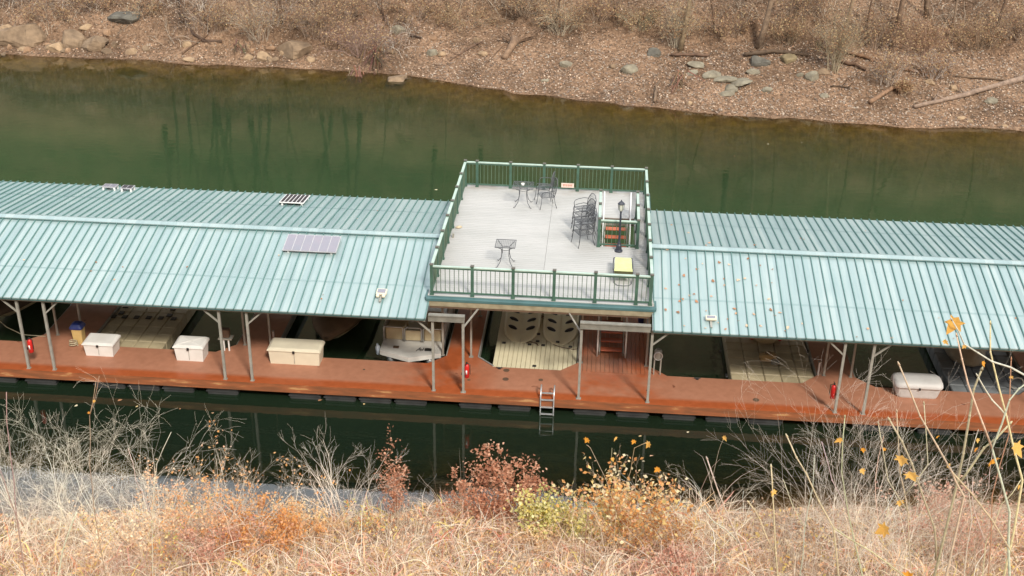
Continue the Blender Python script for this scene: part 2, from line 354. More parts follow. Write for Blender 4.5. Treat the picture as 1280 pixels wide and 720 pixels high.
FP=[(.12,.085,.06),(.17,.115,.075),(.38,.25,.165),(.31,.20,.135),(.23,.145,.095),(.46,.33,.23),(.50,.38,.28),(.34,.25,.18),(.18,.12,.085),(.42,.24,.14),(.34,.29,.23),(.10,.07,.05)]
tag(scatter(far,120000,-42,38,27,46,(.06,.14),FP,.45,'leaf_litter',M['litter']),'carpet of fallen brown and tan leaves on the far slope','leaves',None,'stuff')
tag(scatter(far,5000,-5,38,27,35,(.05,.2),[(.30,.23,.17),(.24,.18,.14),(.38,.30,.23),(.18,.13,.10)],.2,'pebbles',M['litter'],.0),'loose pebbles and pale chips along the far beach','pebbles',None,'stuff')

# ---------------------------------------------------------------- floating dock
dock=thing('floating_dock','rust orange floating walkway with finger piers under the green roofs','dock',(0,-.87,0))
DZ=.55; FY=-.87; BY=.85
fingers=[(-19.3,-17.7),(-13.05,-11.45),(-6.62,-5.35),(.25,1.24),(12.0,13.15),(18.6,20.0)]
def P(mb,name,mats,parent,smooth=False):                   # builds in world space then seats under the parent
    o=mb.build(name,mats,parent,smooth); o.location=-Vector(parent.location) if parent.parent is None else (0,0,0); return o
b=MB()
b.box(-26,26,FY,BY,DZ-.06,DZ)
for x0,x1 in fingers: b.box(x0,x1,BY,7.2,DZ-.06,DZ)
for x0,x1 in fingers+[(4.47,6.72)]:                         # 45 degree gussets where piers meet the walkway
    g=.55
    for xs,xe in ((x0,x0-g),(x1,x1+g)):
        tri=[(xs,BY),(xe,BY),(xs,BY+g)]
        if xe>xs: tri=[(xs,BY),(xe,BY),(xs,BY+g)]
        else: tri=[(xs,BY),(xs,BY+g),(xe,BY)]
        lo=[b.vert((p[0],p[1],DZ-.06)) for p in tri]; hi=[b.vert((p[0],p[1],DZ)) for p in tri]
        b.face(lo[::-1]); b.face(hi)
        for i in range(3): b.face((lo[i],lo[(i+1)%3],hi[(i+1)%3],hi[i]))
b.box(-26,26,7.2,8.6,DZ-.06,DZ)
P(b,'walkway_deck',M['dock'],dock)
b=MB(); n=16
for i in range(n):
    x0=4.47+i*(2.25/n); b.box(x0+.005,x0+2.25/n-.005,BY+.002,7.2,DZ-.055,DZ+.004)
P(b,'plank_deck',M['dock'],dock)
b=MB(); b.box(-26,26,FY-.05,FY-.002,DZ-.27,DZ-.012); P(b,'fascia_board',M['fascia'],dock)
for px,py,w_ in ((633,463,.2),(632,474,.2),(676,475,.15),(586,475,.1),(945,500,.2),(809,488,.08),(455,462,.08)):
    q=atz(px,py,DZ); b=MB(); b.lathe([(w_*.5,DZ+.002),(w_*.5,DZ+.007)],q.x,q.y,12); P(b,'dark_wear_spot',M['brown'],dock)  # thin brown discs standing for dark worn spots in the coating
b=MB()
for x0,x1 in fingers+[(4.47,6.72)]:
    for xa in (x0-.04,x1+.002): b.box(xa,xa+.038,BY+.5,7.2,DZ-.27,DZ-.012)
    b.box(x0,x1,BY+.1,7.1,DZ-.2,DZ-.065)
b.box(-26,26,BY+.002,BY+.04,DZ-.27,DZ-.065); P(b,'edge_beam',M['steel'],dock)
for x in (-22.2,-17,-13.6,-12.3,-10.1,-9.0,-7.9,-6.5,-3.9,-2.8,-1.7,-.6,1.4,2.6,4.9,6.2,7.6,8.9,10.2,13.5,15.2,17.3,19.8):
    b=MB(); b.box(x-.48,x+.48,-.80,.55,-.22,.22,0,.04); b.box(x-.5,x+.5,-.83,.6,.10,.14,0); P(b,'float_drum',M['float'],dock)
b=MB()                                                      # white rub rail beside the centre slip
b.tube([(1.262,1.42,DZ+.01),(1.262,7.2,DZ+.01)],.022,6); b.tube([(1.262,1.42,DZ+.01),(1.80,.885,DZ+.01)],.022,6); P(b,'rub_rail',M['alu'],dock)
for x in (-10.7,-4.0,2.0,8.2,14.6):                         # cleats
    b=MB(); b.tube([(x-.1,.72,DZ+.06),(x+.1,.72,DZ+.06)],.014,6); b.box(x-.04,x+.04,.70,.74,DZ,DZ+.06); P(b,'cleat',M['black'],dock)

# ---------------------------------------------------------------- shed roofs
RY=[-1.0,2.95,7.45]; RZ=[3.15,4.02,3.38]
def shed(x0,x1,ph,phb,label,posts,braces):
    t=thing('boat_shed',label,'boat shed',((x0+x1)/2,0,DZ),0,'green metal boat sheds over the slips'); T=-Vector(t.location)
    def PP(mb,name,mats,parent=t,smooth=False):
        o=mb.build(name,mats,parent,smooth)
        if parent is t: o.location=T
        return o
    th=.03
    def slope(y0,z0,y1,z1,name,phase):
        b=MB(); a=[(x0,y0,z0),(x1,y0,z0),(x1,y1,z1),(x0,y1,z1)]
        # pans with slight oil-canning, in strips
        b.poly(a); b.poly([(p[0],p[1],p[2]-th) for p in a][::-1],1)
        for i in range(4):
            p,q=a[i],a[(i+1)%4]; b.poly([(p[0],p[1],p[2]-th),(q[0],q[1],q[2]-th),q,p])
        pan=PP(b,name,[M['roof'],M['under']])
        b=MB(); k=math.ceil((x0-phase)/.2725); L=math.hypot(y1-y0,z1-z0); dy=(y1-y0)/L; dz=(z1-z0)/L; nn=Vector((0,-dz,dy))
        if nn.z<0: nn=-nn
        while phase+k*.2725<x1-.02:
            x=phase+k*.2725; k+=1
            if x<x0+.02: continue
            A=Vector((x,y0-dy*.04,z0-dz*.04)); B=Vector((x,y1,z1)); w=.017; h=.045
            q=[A+Vector((-w,0,0)),A+Vector((w,0,0)),A+Vector((w*.6,0,0))+nn*h,A+Vector((-w*.6,0,0))+nn*h]; q2=[p+(B-A) for p in q]
            i0=[b.vert(p+nn*.002) for p in q]; i1=[b.vert(p+nn*.002) for p in q2]
            b.face(i0[::-1]); b.face(i1)
            for i in range(4): b.face((i0[i],i0[(i+1)%4],i1[(i+1)%4],i1[i]))
        r=b.build('standing_seam',M['rib'],pan)
        b=MB()                                              # end laps of the sheets
        for f in (.36,.37):
            ym=y0+(y1-y0)*f; zm=z0+(z1-z0)*f; b.poly([(x0+.01,ym,zm+.003+(f-.36)*.2),(x1-.01,ym,zm+.003+(f-.36)*.2),(x1-.01,ym+dy*.02,zm+dz*.02+.003+(f-.36)*.2),(x0+.01,ym+dy*.02,zm+dz*.02+.003+(f-.36)*.2)])
        b.build('sheet_lap',M['rib2'],pan); return pan
    slope(RY[0],RZ[0],RY[1],RZ[1],'front_roof_panel',ph); slope(RY[2],RZ[2],RY[1],RZ[1],'back_roof_panel',phb)
    b=MB(); b.loft([[(x,2.79,4.035),(x,2.78,4.07),(x,2.95,4.11),(x,3.12,4.06),(x,3.12,4.03),(x,2.95,4.075)] for x in (x0,x1)]); PP(b,'ridge_cap',M['roof'])
    b=MB(); b.box(x0+.01,x1-.01,2.80,2.83,3.99,4.04); PP(b,'ridge_shadow_closure',M['teal'])  # closure strip, dark to paint in the shadow under the ridge cap
    b=MB(); b.box(x0+.02,x1-.02,-.985,-.955,3.07,3.118); PP(b,'eave_fascia',M['teal'])
    b=MB()
    for yy,zz in ((-.77,3.04),(1.0,3.42),(2.95,3.84),(5,3.58),(7.2,3.26)): b.box(x0+.05,x1-.05,yy-.04,yy+.04,zz-.1,zz)
    PP(b,'purlin',M['steel'])
    for x in posts:
        for yy in ((-.77,),(1.40,),(4.2,),(7.3,)):
            y=yy[0]; zt=3.04 if y<0 else (3.4 if y<2 else (3.6 if y<5 else 3.2))
            xx=x if y<0 else x
            w=.036 if y<0 else .03
            b=MB(); b.box(xx-w,xx+w,y-w,y+w,DZ,zt); b.box(xx-w-.025,xx+w+.025,y-w-.02,y+w+.02,DZ+.002,DZ+.014); pt=PP(b,'post',M['steel'])
    for x,s in braces:
        for y in (-.77,):
            b=MB(); b.obox((x,y,2.52),(x+s*.52,y,3.0),.045,.045); PP(b,'brace',M['steel'])
    return t
sl=shed(-24,-.05,-.35,-.46,'long pale teal ribbed metal roof on posts left of the raised deck',[-18.9,-18.1,-12.62,-11.79,-6.36,-5.51,.12],[(-18.1,1),(-12.62,-1),(-11.79,1),(-6.36,-1),(-5.51,1),(.12,-1)])
sr=shed(6.60,24,6.92,6.93,'pale teal ribbed metal roof on posts right of the raised deck',[6.62,12.2,13.03,18.8,19.7],[(6.62,1),(12.2,-1),(13.03,1),(18.8,-1)])
# small solar things on the roofs
def slope_z(y): return RZ[0]+(y-RY[0])*(RZ[1]-RZ[0])/(RY[1]-RY[0]) if y<RY[1] else RZ[1]+(y-RY[1])*(RZ[2]-RZ[1])/(RY[2]-RY[1])
def solar(cx,cy,w,l,label,cells,mat,lift=.09,tilt=0,nx=6,group='solar panels on the left roof'):
    s=(RZ[1]-RZ[0])/(RY[1]-RY[0]) if cy<RY[1] else (RZ[2]-RZ[1])/(RY[2]-RY[1])
    t=thing('solar_array',label,'solar panel',(cx,cy,slope_z(cy)+lift),0,group); t.rotation_euler=(math.atan(s)+tilt,0,0)
    b=MB(); b.box(-w/2,w/2,-l/2,l/2,0,.03); b.build('frame',M['white'] if nx==6 and mat is M['solar'] else M['solarframe'],t)
    b=MB(); cw=(w-.03)/nx
    for i in range(nx): b.box(-w/2+.03+i*cw,-w/2+i*cw+cw,-l/2+.03,l/2-.03,.031,.036)
    b.build('solar_cells',mat,t)
    b=MB()
    for x in (-w*.4,w*.4):
        for y in (-l*.42,l*.42): b.box(x-.03,x+.03,y-.03,y+.03,-lift-.03,0)
    b.build('mounting_bracket',M['white'],t)
solar(-4.12,2.14,1.72,.86,'pale grey and pink solar panel of six strips below the ridge',6,M['solarpale'],.09,0,6)
solar(-5.72,6.35,.86,1.0,'dark solar panel in a white frame near the back edge of the roof',6,M['solar'],.12,.03,6)
solar(-12.62,7.02,.50,.34,'smaller pale solar panel at the far left back edge of the roof',2,M['solarpale'],.12,.1,2)
solar(-11.95,6.95,.42,.34,'small dark solar panel right of the pale one at the back edge',2,M['solar'],.12,.1,2)
def roof_light(p,label,wide):
    t=thing('solar_light',label,'light',(p[0],p[1],slope_z(p[1])+.06),0,'small solar lights above the eaves'); t.rotation_euler=(.22,0,0)
    b=MB(); b.box(-.16,.16,-.05,.21 if wide else .14,.0,.07,0,.015); b.build('lamp_housing',M['boxcream'],t)
    b=MB(); b.box(-.12,.12,.0,.17 if wide else .10,.071,.076); b.build('solar_cell',M['solarpale'],t)
    if wide:
        for x in (-.09,.09):
            b=MB(); b.box(x-.05,x+.05,-.17,-.06,.0,.08,0,.02); b.build('lamp_head',M['boxcream'],t)
    b=MB(); b.box(-.03,.03,-.32,-.05,-.04,-.001); b.build('bracket',M['steel'],t)
roof_light((-1.52,-.1),'cream twin head solar light near the right end of the left roof',True)
roof_light((8.3,-.5),'small pale rectangular solar light near the eave of the right roof',False)
# leaves lying on the roofs
V=[];C=[]
def roof_leaf(x,y,s):
    z=slope_z(y)+.012; a=rng.uniform(0,6.28); q=[]
    for k,rr in ((0,1),(1.4,.5),(2.6,.9),(4,.55),(5.1,.8)): q.append((x+math.cos(a+k)*s*rr,y+math.sin(a+k)*s*rr,z+(math.sin(a+k)*s*rr*.22 if y<RY[1] else 0)+rng.uniform(0,.03)))
    V.append(q); C.append(rng.choice([(.55,.33,.20),(.42,.2,.1),(.62,.45,.3),(.3,.15,.08)]))
for i in range(60):
    roof_leaf(6.9+abs(rng.gauss(0,2.6)),rng.uniform(-.9,6.5) if rng.random()<.3 else rng.uniform(-.9,2.4),rng.uniform(.035,.085))
for i in range(16): roof_leaf(rng.uniform(-14,-.4),rng.uniform(-.8,6.5),rng.uniform(.025,.05))
for i in range(10): roof_leaf(rng.uniform(10,18),rng.uniform(-.8,6.5),rng.uniform(.02,.045))
tag(soup('fallen_leaves',np.array(V),np.array(C),5,M['litter']),'scattered dry leaves lying on the metal roofs','leaves',None,'stuff')

# ---------------------------------------------------------------- raised sun deck
UZ=3.45; W=6.527; D=8.80
sd=thing('sun_deck','raised pale plank sun deck with green railings between the two roofs','deck',(W/2,D/2,DZ))
def PS(mb,name,mats,parent=sd,smooth=False):
    o=mb.build(name,mats,parent,smooth)
    if parent is sd: o.location=-Vector(sd.location)
    return o
b=MB(); y=-.062; hx0,hx1,hy0,hy1=4.99,6.13,4.12,6.45
while y<D+.12:
    y1=y+.139
    def brd(a,c):
        v=rng.uniform(.965,1.03); b.col=(.43*v,.42*v,.40*v); b.box(a,c,y+.004,y1-.003,UZ-.03,UZ)
    seam=3.25
    if y1>hy0 and y<hy1: brd(-.12,seam-.004); brd(seam+.004,hx0); brd(hx1,W+.12)
    else: brd(-.12,seam-.004); brd(seam+.004,W+.12)
    y+=.142
PS(b,'floor_boards',M['board'])
b=MB(); b.box(-.12,W+.12,-.13,D+.1,UZ-.14,UZ-.034)           # solid underlay, opened for the stairs
b2=MB()
for (xa,xb,ya,yb) in ((-.12,hx0,-.13,D+.1),(hx1,W+.12,-.13,D+.1),(hx0,hx1,-.13,hy0),(hx0,hx1,hy1,D+.1)): b2.box(xa,xb,max(ya,-.05),yb,UZ-.14,UZ-.034)
PS(b2,'joist_frame',M['brown'])
b=MB()
b.box(-.14,W+.16,-.27,-.066,UZ-.09,UZ-.012); b.box(-.14,W+.16,D+.12,D+.2,UZ-.12,UZ-.01); b.box(-.19,-.135,-.17,D+.12,UZ-.12,UZ-.01); b.box(W+.135,W+.19,-.17,D+.12,UZ-.12,UZ-.01)
PS(b,'rim_trim',M['teal'])
b=MB(); b.box(-.05,W+.1,-.25,-.14,UZ-.26,UZ-.073); PS(b,'front_beam',M['tan'])
b=MB(); b.box(-.04,W+.09,-.235,-.12,UZ-.33,UZ-.262); PS(b,'lower_beam',M['brown'])
def railing(p0,p1,posts,label=None,h=.96):
    p0=Vector(p0); p1=Vector(p1); d=(p1-p0); L=d.length; d.normalize(); nrm=Vector((-d.y,d.x,0))
    b=MB()
    b.obox(p0+Vector((0,0,h-.02)),p1+Vector((0,0,h-.02)),.085,.035,1)
    b.obox(p0+Vector((0,0,h-.07)),p1+Vector((0,0,h-.07)),.035,.055,0)
    b.obox(p0+Vector((0,0,.09)),p1+Vector((0,0,.09)),.035,.05,0)
    n=int(L/.1355)
    for i in range(1,n):
        q=p0+d*(L*i/n); b.box(q.x-.0095,q.x+.0095,q.y-.0095,q.y+.0095,q.z+.11,q.z+h-.095,2)
    r=PS(b,'railing',[M['green'],M['mint'],M['baluster']])
    for s in posts:
        q=p0+d*s; b=MB(); b.box(q.x-.045,q.x+.045,q.y-.045,q.y+.045,q.z+.001,q.z+h+.03,0); b.box(q.x-.055,q.x+.055,q.y-.055,q.y+.055,q.z+h+.031,q.z+h+.06,1)
        b.box(q.x-.06,q.x+.06,q.y-.06,q.y+.06,q.z+.002,q.z+.03,0)
        b.build('railing_post',[M['green'],M['cap']],r)
    return r
bb=1.22
railing((0,0,UZ),(W,0,UZ),[0,bb,2*bb,3*bb,4*bb,5*bb,W])
railing((0,D,UZ),(W,D,UZ),[0]+[W-k*bb for k in (5,4,3,2,1)]+[W])
sp_=[1.24,2.49,3.74,4.99,6.24,7.5]
railing((0,0.06,UZ),(0,D-.06,UZ),[s-.06 for s in sp_]); railing((W,0.06,UZ),(W,D-.06,UZ),[s-.06 for s in sp_])
# guard round the stair opening
railing((4.93,4.02,UZ),(6.19,4.02,UZ),[0,1.26]); railing((4.93,4.08,UZ),(4.93,6.5,UZ),[1.22,2.40]); railing((6.19,4.08,UZ),(6.19,6.5,UZ),[1.22,2.40])
# deck supports and grey cross beams
for x in (1.03,4.54):
    for y in (-.77,1.40,4.2,7.3):
        b=MB(); w=.036 if y<0 else .03; b.box(x-w,x+w,y-w,y+w,DZ,3.0 if y<0 else 3.3); b.box(x-w-.04,x+w+.04,y-w-.03,y+w+.03,DZ+.002,DZ+.014); PS(b,'support_post',M['steel'])
for x0,x1 in ((.0,1.08),(4.49,6.56)):
    b=MB(); b.box(x0,x1,-.86,-.70,3.01,3.19); b.box(x0,x1,-.885,-.862,3.165,3.20); b.box(x0,x1,-.885,-.862,3.0,3.03); PS(b,'cross_beam',M['beam'])
for x,y,s in ((1.03,-.69,1),(4.54,-.69,-1)):
    b=MB(); b.obox((x,y,2.75),(x+s*.42,y+.5,3.18),.04,.04); PS(b,'diagonal_brace',M['steel'])
b=MB()
for y in (1.4,3.0,4.0,6.6,8.2): b.box(-.05,W+.05,y-.05,y+.05,UZ-.33,UZ-.143)
PS(b,'under_beam',M['steel'])

# staircase
st=thing('staircase','rust red open stairs with pale handrails rising through the deck opening','stairs',(5.56,1.85,DZ))
def PST(mb,name,mats,smooth=False): o=mb.build(name,mats,st,smooth); o.location=-Vector(st.location); return o
ns=16; rise=(UZ-DZ)/ns; y0s=1.95; run=(6.42-y0s)/ns
for i in range(1,ns):
    b=MB(); b.box(5.16,5.86,y0s+(i-1)*run,y0s+(i-1)*run+.24,DZ+i*rise-.035,DZ+i*rise,0,.008); PST(b,'stair_tread',M['tread'])
for x in (5.13,5.89):
    b=MB(); a=Vector((x,y0s-.05,DZ+.02)); c=Vector((x,6.40,UZ-.16)); b.obox(a+Vector((0,0,.06)),c,.035,.22); PST(b,'stringer',M['steel'])
for x in (5.06,5.96):
    b=MB(); b.tube([(x,1.85,DZ),(x,1.85,DZ+.88),(x,2.0,DZ+1.0),(x,5.6,DZ+1.0+3.6*rise/run),(x,6.40,UZ+.98),(x,6.42,UZ+.9),(x,6.42,UZ)],.028,8)
    for yy in (2.6,4.2,5.6): b.tube([(x,yy,DZ+(yy-y0s)*rise/run),(x,yy,DZ+1.0+(yy-2.0)*rise/run)],.022,6)
    PST(b,'handrail',M['white'],True)
# framed tray + blue jug on the centre deck
p=at(768,400,3.9); t=thing('framed_board','small cream framed board leaning on the stairs under the deck','board',(p.x,3.85,p.z-.13)); t.rotation_euler=(-.5,0,0)
b=MB()
for q in ((-.26,.26,-.02,.02,0,.04),(-.26,.26,-.02,.02,.26,.30),(-.26,-.22,-.02,.02,.041,.259),(.22,.26,-.02,.02,.041,.259)): b.box(*q)
b.build('frame',M['boxcream'],t); b=MB(); b.box(-.219,.219,-.01,.01,.041,.259); b.build('panel',M['canvas'],t)
p=atz(802,403,.55); t=thing('water_jug','round dark blue jug on the planks under the deck','jug',(p.x,p.y,DZ+.004))
b=MB(); b.lathe([(.10,0),(.13,.03),(.135,.25),(.11,.33),(.045,.38),(.045,.43)],0,0,14); b.build('jug_body',M['bluep'],t,True); b=MB(); b.lathe([(.05,.431),(.05,.47)],0,0,10); b.build('cap',M['white'],t)

# ---------------------------------------------------------------- furniture on the deck
def table(x,y,label,w,h=.72,rz=0,r=False):
    t=thing('bistro_table',label,'table',(x,y,UZ),rz,'small iron tables on the sun deck')
    b=MB(); k=w/2
    if r:
        pts=[(k*math.cos(a),k*math.sin(a),h) for a in (2*math.pi*i/20 for i in range(21))]; b.tube(pts,.014,6)
    else: b.tube([(-k,-k,h),(k,-k,h),(k,k,h),(-k,k,h),(-k,-k,h)],.014,6)
    b.build('rim',M['iron'],t)
    b=MB(); n=int(w/.055)
    for i in range(1,n):
        u=-k+w*i/n; e=math.sqrt(max(0,k*k-u*u)) if r else k
        b.box(u-.004,u+.004,-e,e,h-.006,h-.002); b.box(-e,e,u-.004,u+.004,h-.012,h-.008)
    b.build('mesh_top',M['iron'],t)
    b=MB()
    b.tube([(.16*math.cos(a),.16*math.sin(a),h-.16) for a in (2*math.pi*i/12 for i in range(13))],.009,5); b.build('leg_ring',M['iron'],t)
    for s in ((-1,-1),(1,-1),(1,1),(-1,1)):
        b=MB(); b.tube([(s[0]*k*.85,s[1]*k*.85,h-.01),(s[0]*k*.38,s[1]*k*.38,h-.14),(s[0]*k*.36,s[1]*k*.36,h-.35),(s[0]*k*.5,s[1]*k*.5,.16),(s[0]*k*.78,s[1]*k*.78,.015),(s[0]*k*.9,s[1]*k*.9,.02)],.0125,6); b.build('leg',M['iron'],t,True)
    return t
table(2.02,2.32,'square iron mesh table standing alone near the front railing',.62)
table(2.22,7.25,'iron mesh table with a small white cup near the back railing',.70,.74)
t=thing('candle_cup','small white cup standing on the iron table near the back railing','cup',(2.2,7.25,UZ+.742)); b=MB(); b.lathe([(.035,0),(.05,.01),(.06,.08),(.052,.082)],0,0,12); b.build('cup_body',M['white'],t,True)
b=MB(); b.lathe([(.045,.05),(.045,.083)],0,0,10); b.build('candle',M['boxcream'],t)
def armchair(high=.95):
    t=thing('armchair','','chair',(0,0,0))
    b=MB(); n=8; w=.25
    b.tube([(-w,-.24,.44),(w,-.24,.44),(w*.92,.22,.42),(-w*.92,.22,.42),(-w,-.24,.44)],.012,6)
    for i in range(1,n): u=-w+2*w*i/n; b.box(u-.005,u+.005,-.24,.22,.425,.431); v=-.24+.46*i/n; b.box(-w,w,v-.005,v+.005,.432,.437)
    b.build('seat',M['iron'],t)
    b=MB(); pts=[(-.2,.22,.42),(-.24,.27,.62),(-.22,.31,high-.16),(-.12,.335,high-.03),(0,.34,high),(.12,.335,high-.03),(.22,.31,high-.16),(.24,.27,.62),(.2,.22,.42)]; b.tube(pts,.013,6)
    for i in range(-3,4):
        u=i*.06; zt=high-.02-abs(i)**2*.011; b.tube([(u,.235,.45),(u,.335,zt)],.004,4,0,False)
    for zz in (.5,.57,.64,.71,.78): b.tube([(-.22,.25+(zz-.45)*.19,zz),(.22,.25+(zz-.45)*.19,zz)],.004,4,0,False)
    b.build('backrest',M['iron'],t,True)
    for s in (-1,1):
        b=MB(); b.tube([(s*.24,.29,.66),(s*.29,.15,.69),(s*.30,-.05,.68),(s*.29,-.2,.66),(s*.27,-.25,.58),(s*.25,-.24,.44)],.012,6); b.build('armrest',M['iron'],t,True)
        b=MB(); b.tube([(s*.25,-.24,.44),(s*.26,-.26,.2),(s*.27,-.30,.01)],.012,6); b.build('leg',M['iron'],t,True)
        b=MB(); b.tube([(s*.21,.22,.42),(s*.22,.25,.2),(s*.24,.31,.01)],.012,6); b.build('leg',M['iron'],t,True)
    return t
ch=armchair(1.05); ch.location=(3.05,7.2,UZ); ch.rotation_euler=(0,0,R(-72)); tag(ch,'high back iron armchair beside the table with the white cup','chair','iron armchairs on the sun deck')
dup(ch,(2.93,7.95,UZ),R(-100),'high back iron armchair against the back railing behind another chair')
ch2=armchair(.90); ch2.location=(4.42,4.15,UZ); ch2.rotation_euler=(0,0,R(-62)); tag(ch2,'bottom chair of the nearer iron chair stack beside the stair guard','chair','iron armchairs on the sun deck')
dup(ch2,(4.435,4.15,UZ+.19),R(-62),'second chair from the bottom of the nearer iron chair stack')
dup(ch2,(4.45,4.15,UZ+.38),R(-62),'top chair of the nearer iron chair stack beside the stair guard')
dup(ch2,(4.38,5.25,UZ),R(-58),'bottom chair of the farther iron chair stack')
dup(ch2,(4.395,5.25,UZ+.19),R(-58),'middle chair of the farther iron chair stack')
dup(ch2,(4.41,5.25,UZ+.38),R(-58),'top chair of the farther iron chair stack, highest of all')
# lamp post
t=thing('lamp_post','black lamp post with a glass lantern in front of the stair guard','lamp',(5.59,3.72,UZ))
b=MB(); b.lathe([(.13,0),(.13,.04),(.095,.07),(.085,.22),(.055,.27),(.06,.30),(.035,.36)],0,0,12); b.build('base',M['lampblack'],t)
b=MB(); b.lathe([(.036,.36),(.028,1.36),(.035,1.38),(.035,1.41),(.02,1.42)],0,0,10); b.build('pole',M['lampblack'],t)
b=MB(); b.lathe([(.045,1.42),(.075,1.46),(.10,1.66)],0,0,6); b.build('lantern_glass',M['glassy'],t)
b=MB()
for k in range(6):
    a=2*math.pi*k/6; b.tube([(.077*math.cos(a),.077*math.sin(a),1.45),(.104*math.cos(a),.104*math.sin(a),1.665)],.007,4)
b.lathe([(.12,1.66),(.115,1.68),(.05,1.745),(.015,1.765),(.02,1.79),(.005,1.81)],0,0,6); b.build('lantern_cap',M['lampblack'],t)
# lounger
t=thing('sun_lounger','yellow green sling lounger on the deck near the front right railing','lounger',(5.72,1.5,UZ))
b=MB(); b.tube([(-.29,.98,.34),(-.31,.1,.36),(.31,.1,.36),(.29,.98,.34),(-.29,.98,.34)],.016,6); b.build('frame',M['iron'],t,True)
b=MB(); b.loft([[(-.27,.11,.362),(.27,.11,.362),(.27,.11,.372),(-.27,.11,.372)],[(-.265,.5,.335),(.265,.5,.335),(.265,.5,.345),(-.265,.5,.345)],[(-.25,.97,.35),(.25,.97,.35),(.25,.97,.36),(-.25,.97,.36)]]); b.build('sling_seat',M['yellowsling'],t)
b=MB(); b.loft([[(-.28,.10,.372),(.28,.10,.372),(.28,.10,.382),(-.28,.10,.382)],[(-.285,-.12,.40),(.285,-.12,.40),(.285,-.12,.41),(-.285,-.12,.41)]]); b.loft([[(-.285,-.12,.40),(.285,-.12,.40),(.285,-.125,.412),(-.285,-.125,.412)],[(-.27,-.15,.22),(.27,-.15,.22),(.27,-.16,.225),(-.27,-.16,.225)]],1); b.build('sling_back',[M['yellowsling'],M['olive']],t)
for x in (-.3,.3):
    b=MB(); b.tube([(x,.95,.34),(x,1.02,.2),(x,.95,.02),(x,.8,.015)],.014,6); b.build('leg',M['iron'],t,True)
    b=MB(); b.tube([(x,.15,.35),(x,.0,.2),(x*.9,-.15,.02),(x*.6,-.3,.015),(0,-.33,.015)],.014,6); b.build('leg',M['iron'],t,True)
# sign on the back railing
p=at(709.5,232.5,8.73); t=thing('railing_sign','small pink and white notice sign low on the back railing','sign',(p.x,8.74,UZ+.14))
b=MB(); b.box(-.23,.23,-.012,.0,0,.17); b.build('sign_panel',simple('sign_pink',(.75,.60,.52),None,.5,2),t)
b=MB()
for i,(a,c) in enumerate(((-.17,-.10),(-.085,-.02),(-.005,.05),(.065,.11),(.125,.17))): b.box(a,c,-.016,-.0125,.09,.12); b.box(a+.01,c-.01,-.016,-.0125,.05,.072)
b.build('lettering',simple('sign_red',(.55,.16,.10),None,.6,2),t)
p=atz(571,285,UZ); b=MB(); b.col=(.55,.45,.3); b.ellip((0,0,.035),(.10,.07,.04),9,5,0,.6,4); b.ellip((.06,.05,.03),(.07,.05,.035),8,5,0,.6,7); o=b.build('crumpled_rag',M['litter'],None); o.location=(p.x+.05,p.y,UZ); tag(o,'small crumpled tan rag on the deck by the left railing','rag')

# ---------------------------------------------------------------- dock gear
def dockbox(x0,x1,y0,y1,h,label,mat,cross=False):
    t=thing('dock_box',label,'dock box',((x0+x1)/2,(y0+y1)/2,DZ),0,'storage boxes on the walkway'); w=(x1-x0)/2; d=(y1-y0)/2
    b=MB(); tp=.05
    b.loft([[(-w+tp,-d+tp,0),(w-tp,-d+tp,0),(w-tp,d-tp,0),(-w+tp,d-tp,0)],[(-w+tp*.3,-d+tp*.3,h*.8),(w-tp*.3,-d+tp*.3,h*.8),(w-tp*.3,d-tp*.3,h*.8),(-w+tp*.3,d-tp*.3,h*.8)]]); b.build('box_body',mat,t)
    b=MB(); e=.025
    b.loft([[(-w-e,-d-e,h*.78+.01),(w+e,-d-e,h*.78+.01),(w+e,d+e,h*.78+.01),(-w-e,d+e,h*.78+.01)],[(-w-e+.01,-d-e+.01,h*.86),(w+e-.01,-d-e+.01,h*.86),(w+e-.01,d+e-.01,h*.9),(-w-e+.01,d+e-.01,h*.9)],[(-w+.06,-d+.06,h*.93),(w-.06,-d+.06,h*.93),(w-.06,d-.04,h),(-w+.06,d-.04,h)]])
    if cross:
        b.obox((-w+.08,-d+.08,h*.945),(w-.08,d-.06,h*1.01),.03,.012); b.obox((w-.08,-d+.08,h*.945),(-w+.08,d-.06,h*1.01),.03,.012)
    b.build('lid',mat,t)
    b=MB(); b.box(-.035,.035,-d-e-.02,-d-e+.005,h*.70,h*.84); b.build('latch',M['black'],t)
    b=MB(); b.box(-.006,.006,-d+.012,-d+.02,.06,h*.7); b.build('front_seam',M['steel'],t)
    for s in (-1,1): b=MB(); b.box(s*w*.6-.04,s*w*.6+.04,d+e+.001,d+e+.012,h*.72,h*.84); b.build('hinge',M['steel'],t)
    return t
dockbox(-11.22,-10.24,.14,.78,.52,'low white dock box with plain lid, leftmost of the boxes',M['boxwhite'])
dockbox(-8.27,-7.32,.14,.76,.61,'taller white dock box with crossed ribs on its lid',M['boxwhite'],True)
dockbox(-5.28,-3.62,.27,.92,.62,'long cream dock box beside the dark covered boat slip',M['boxcream'])
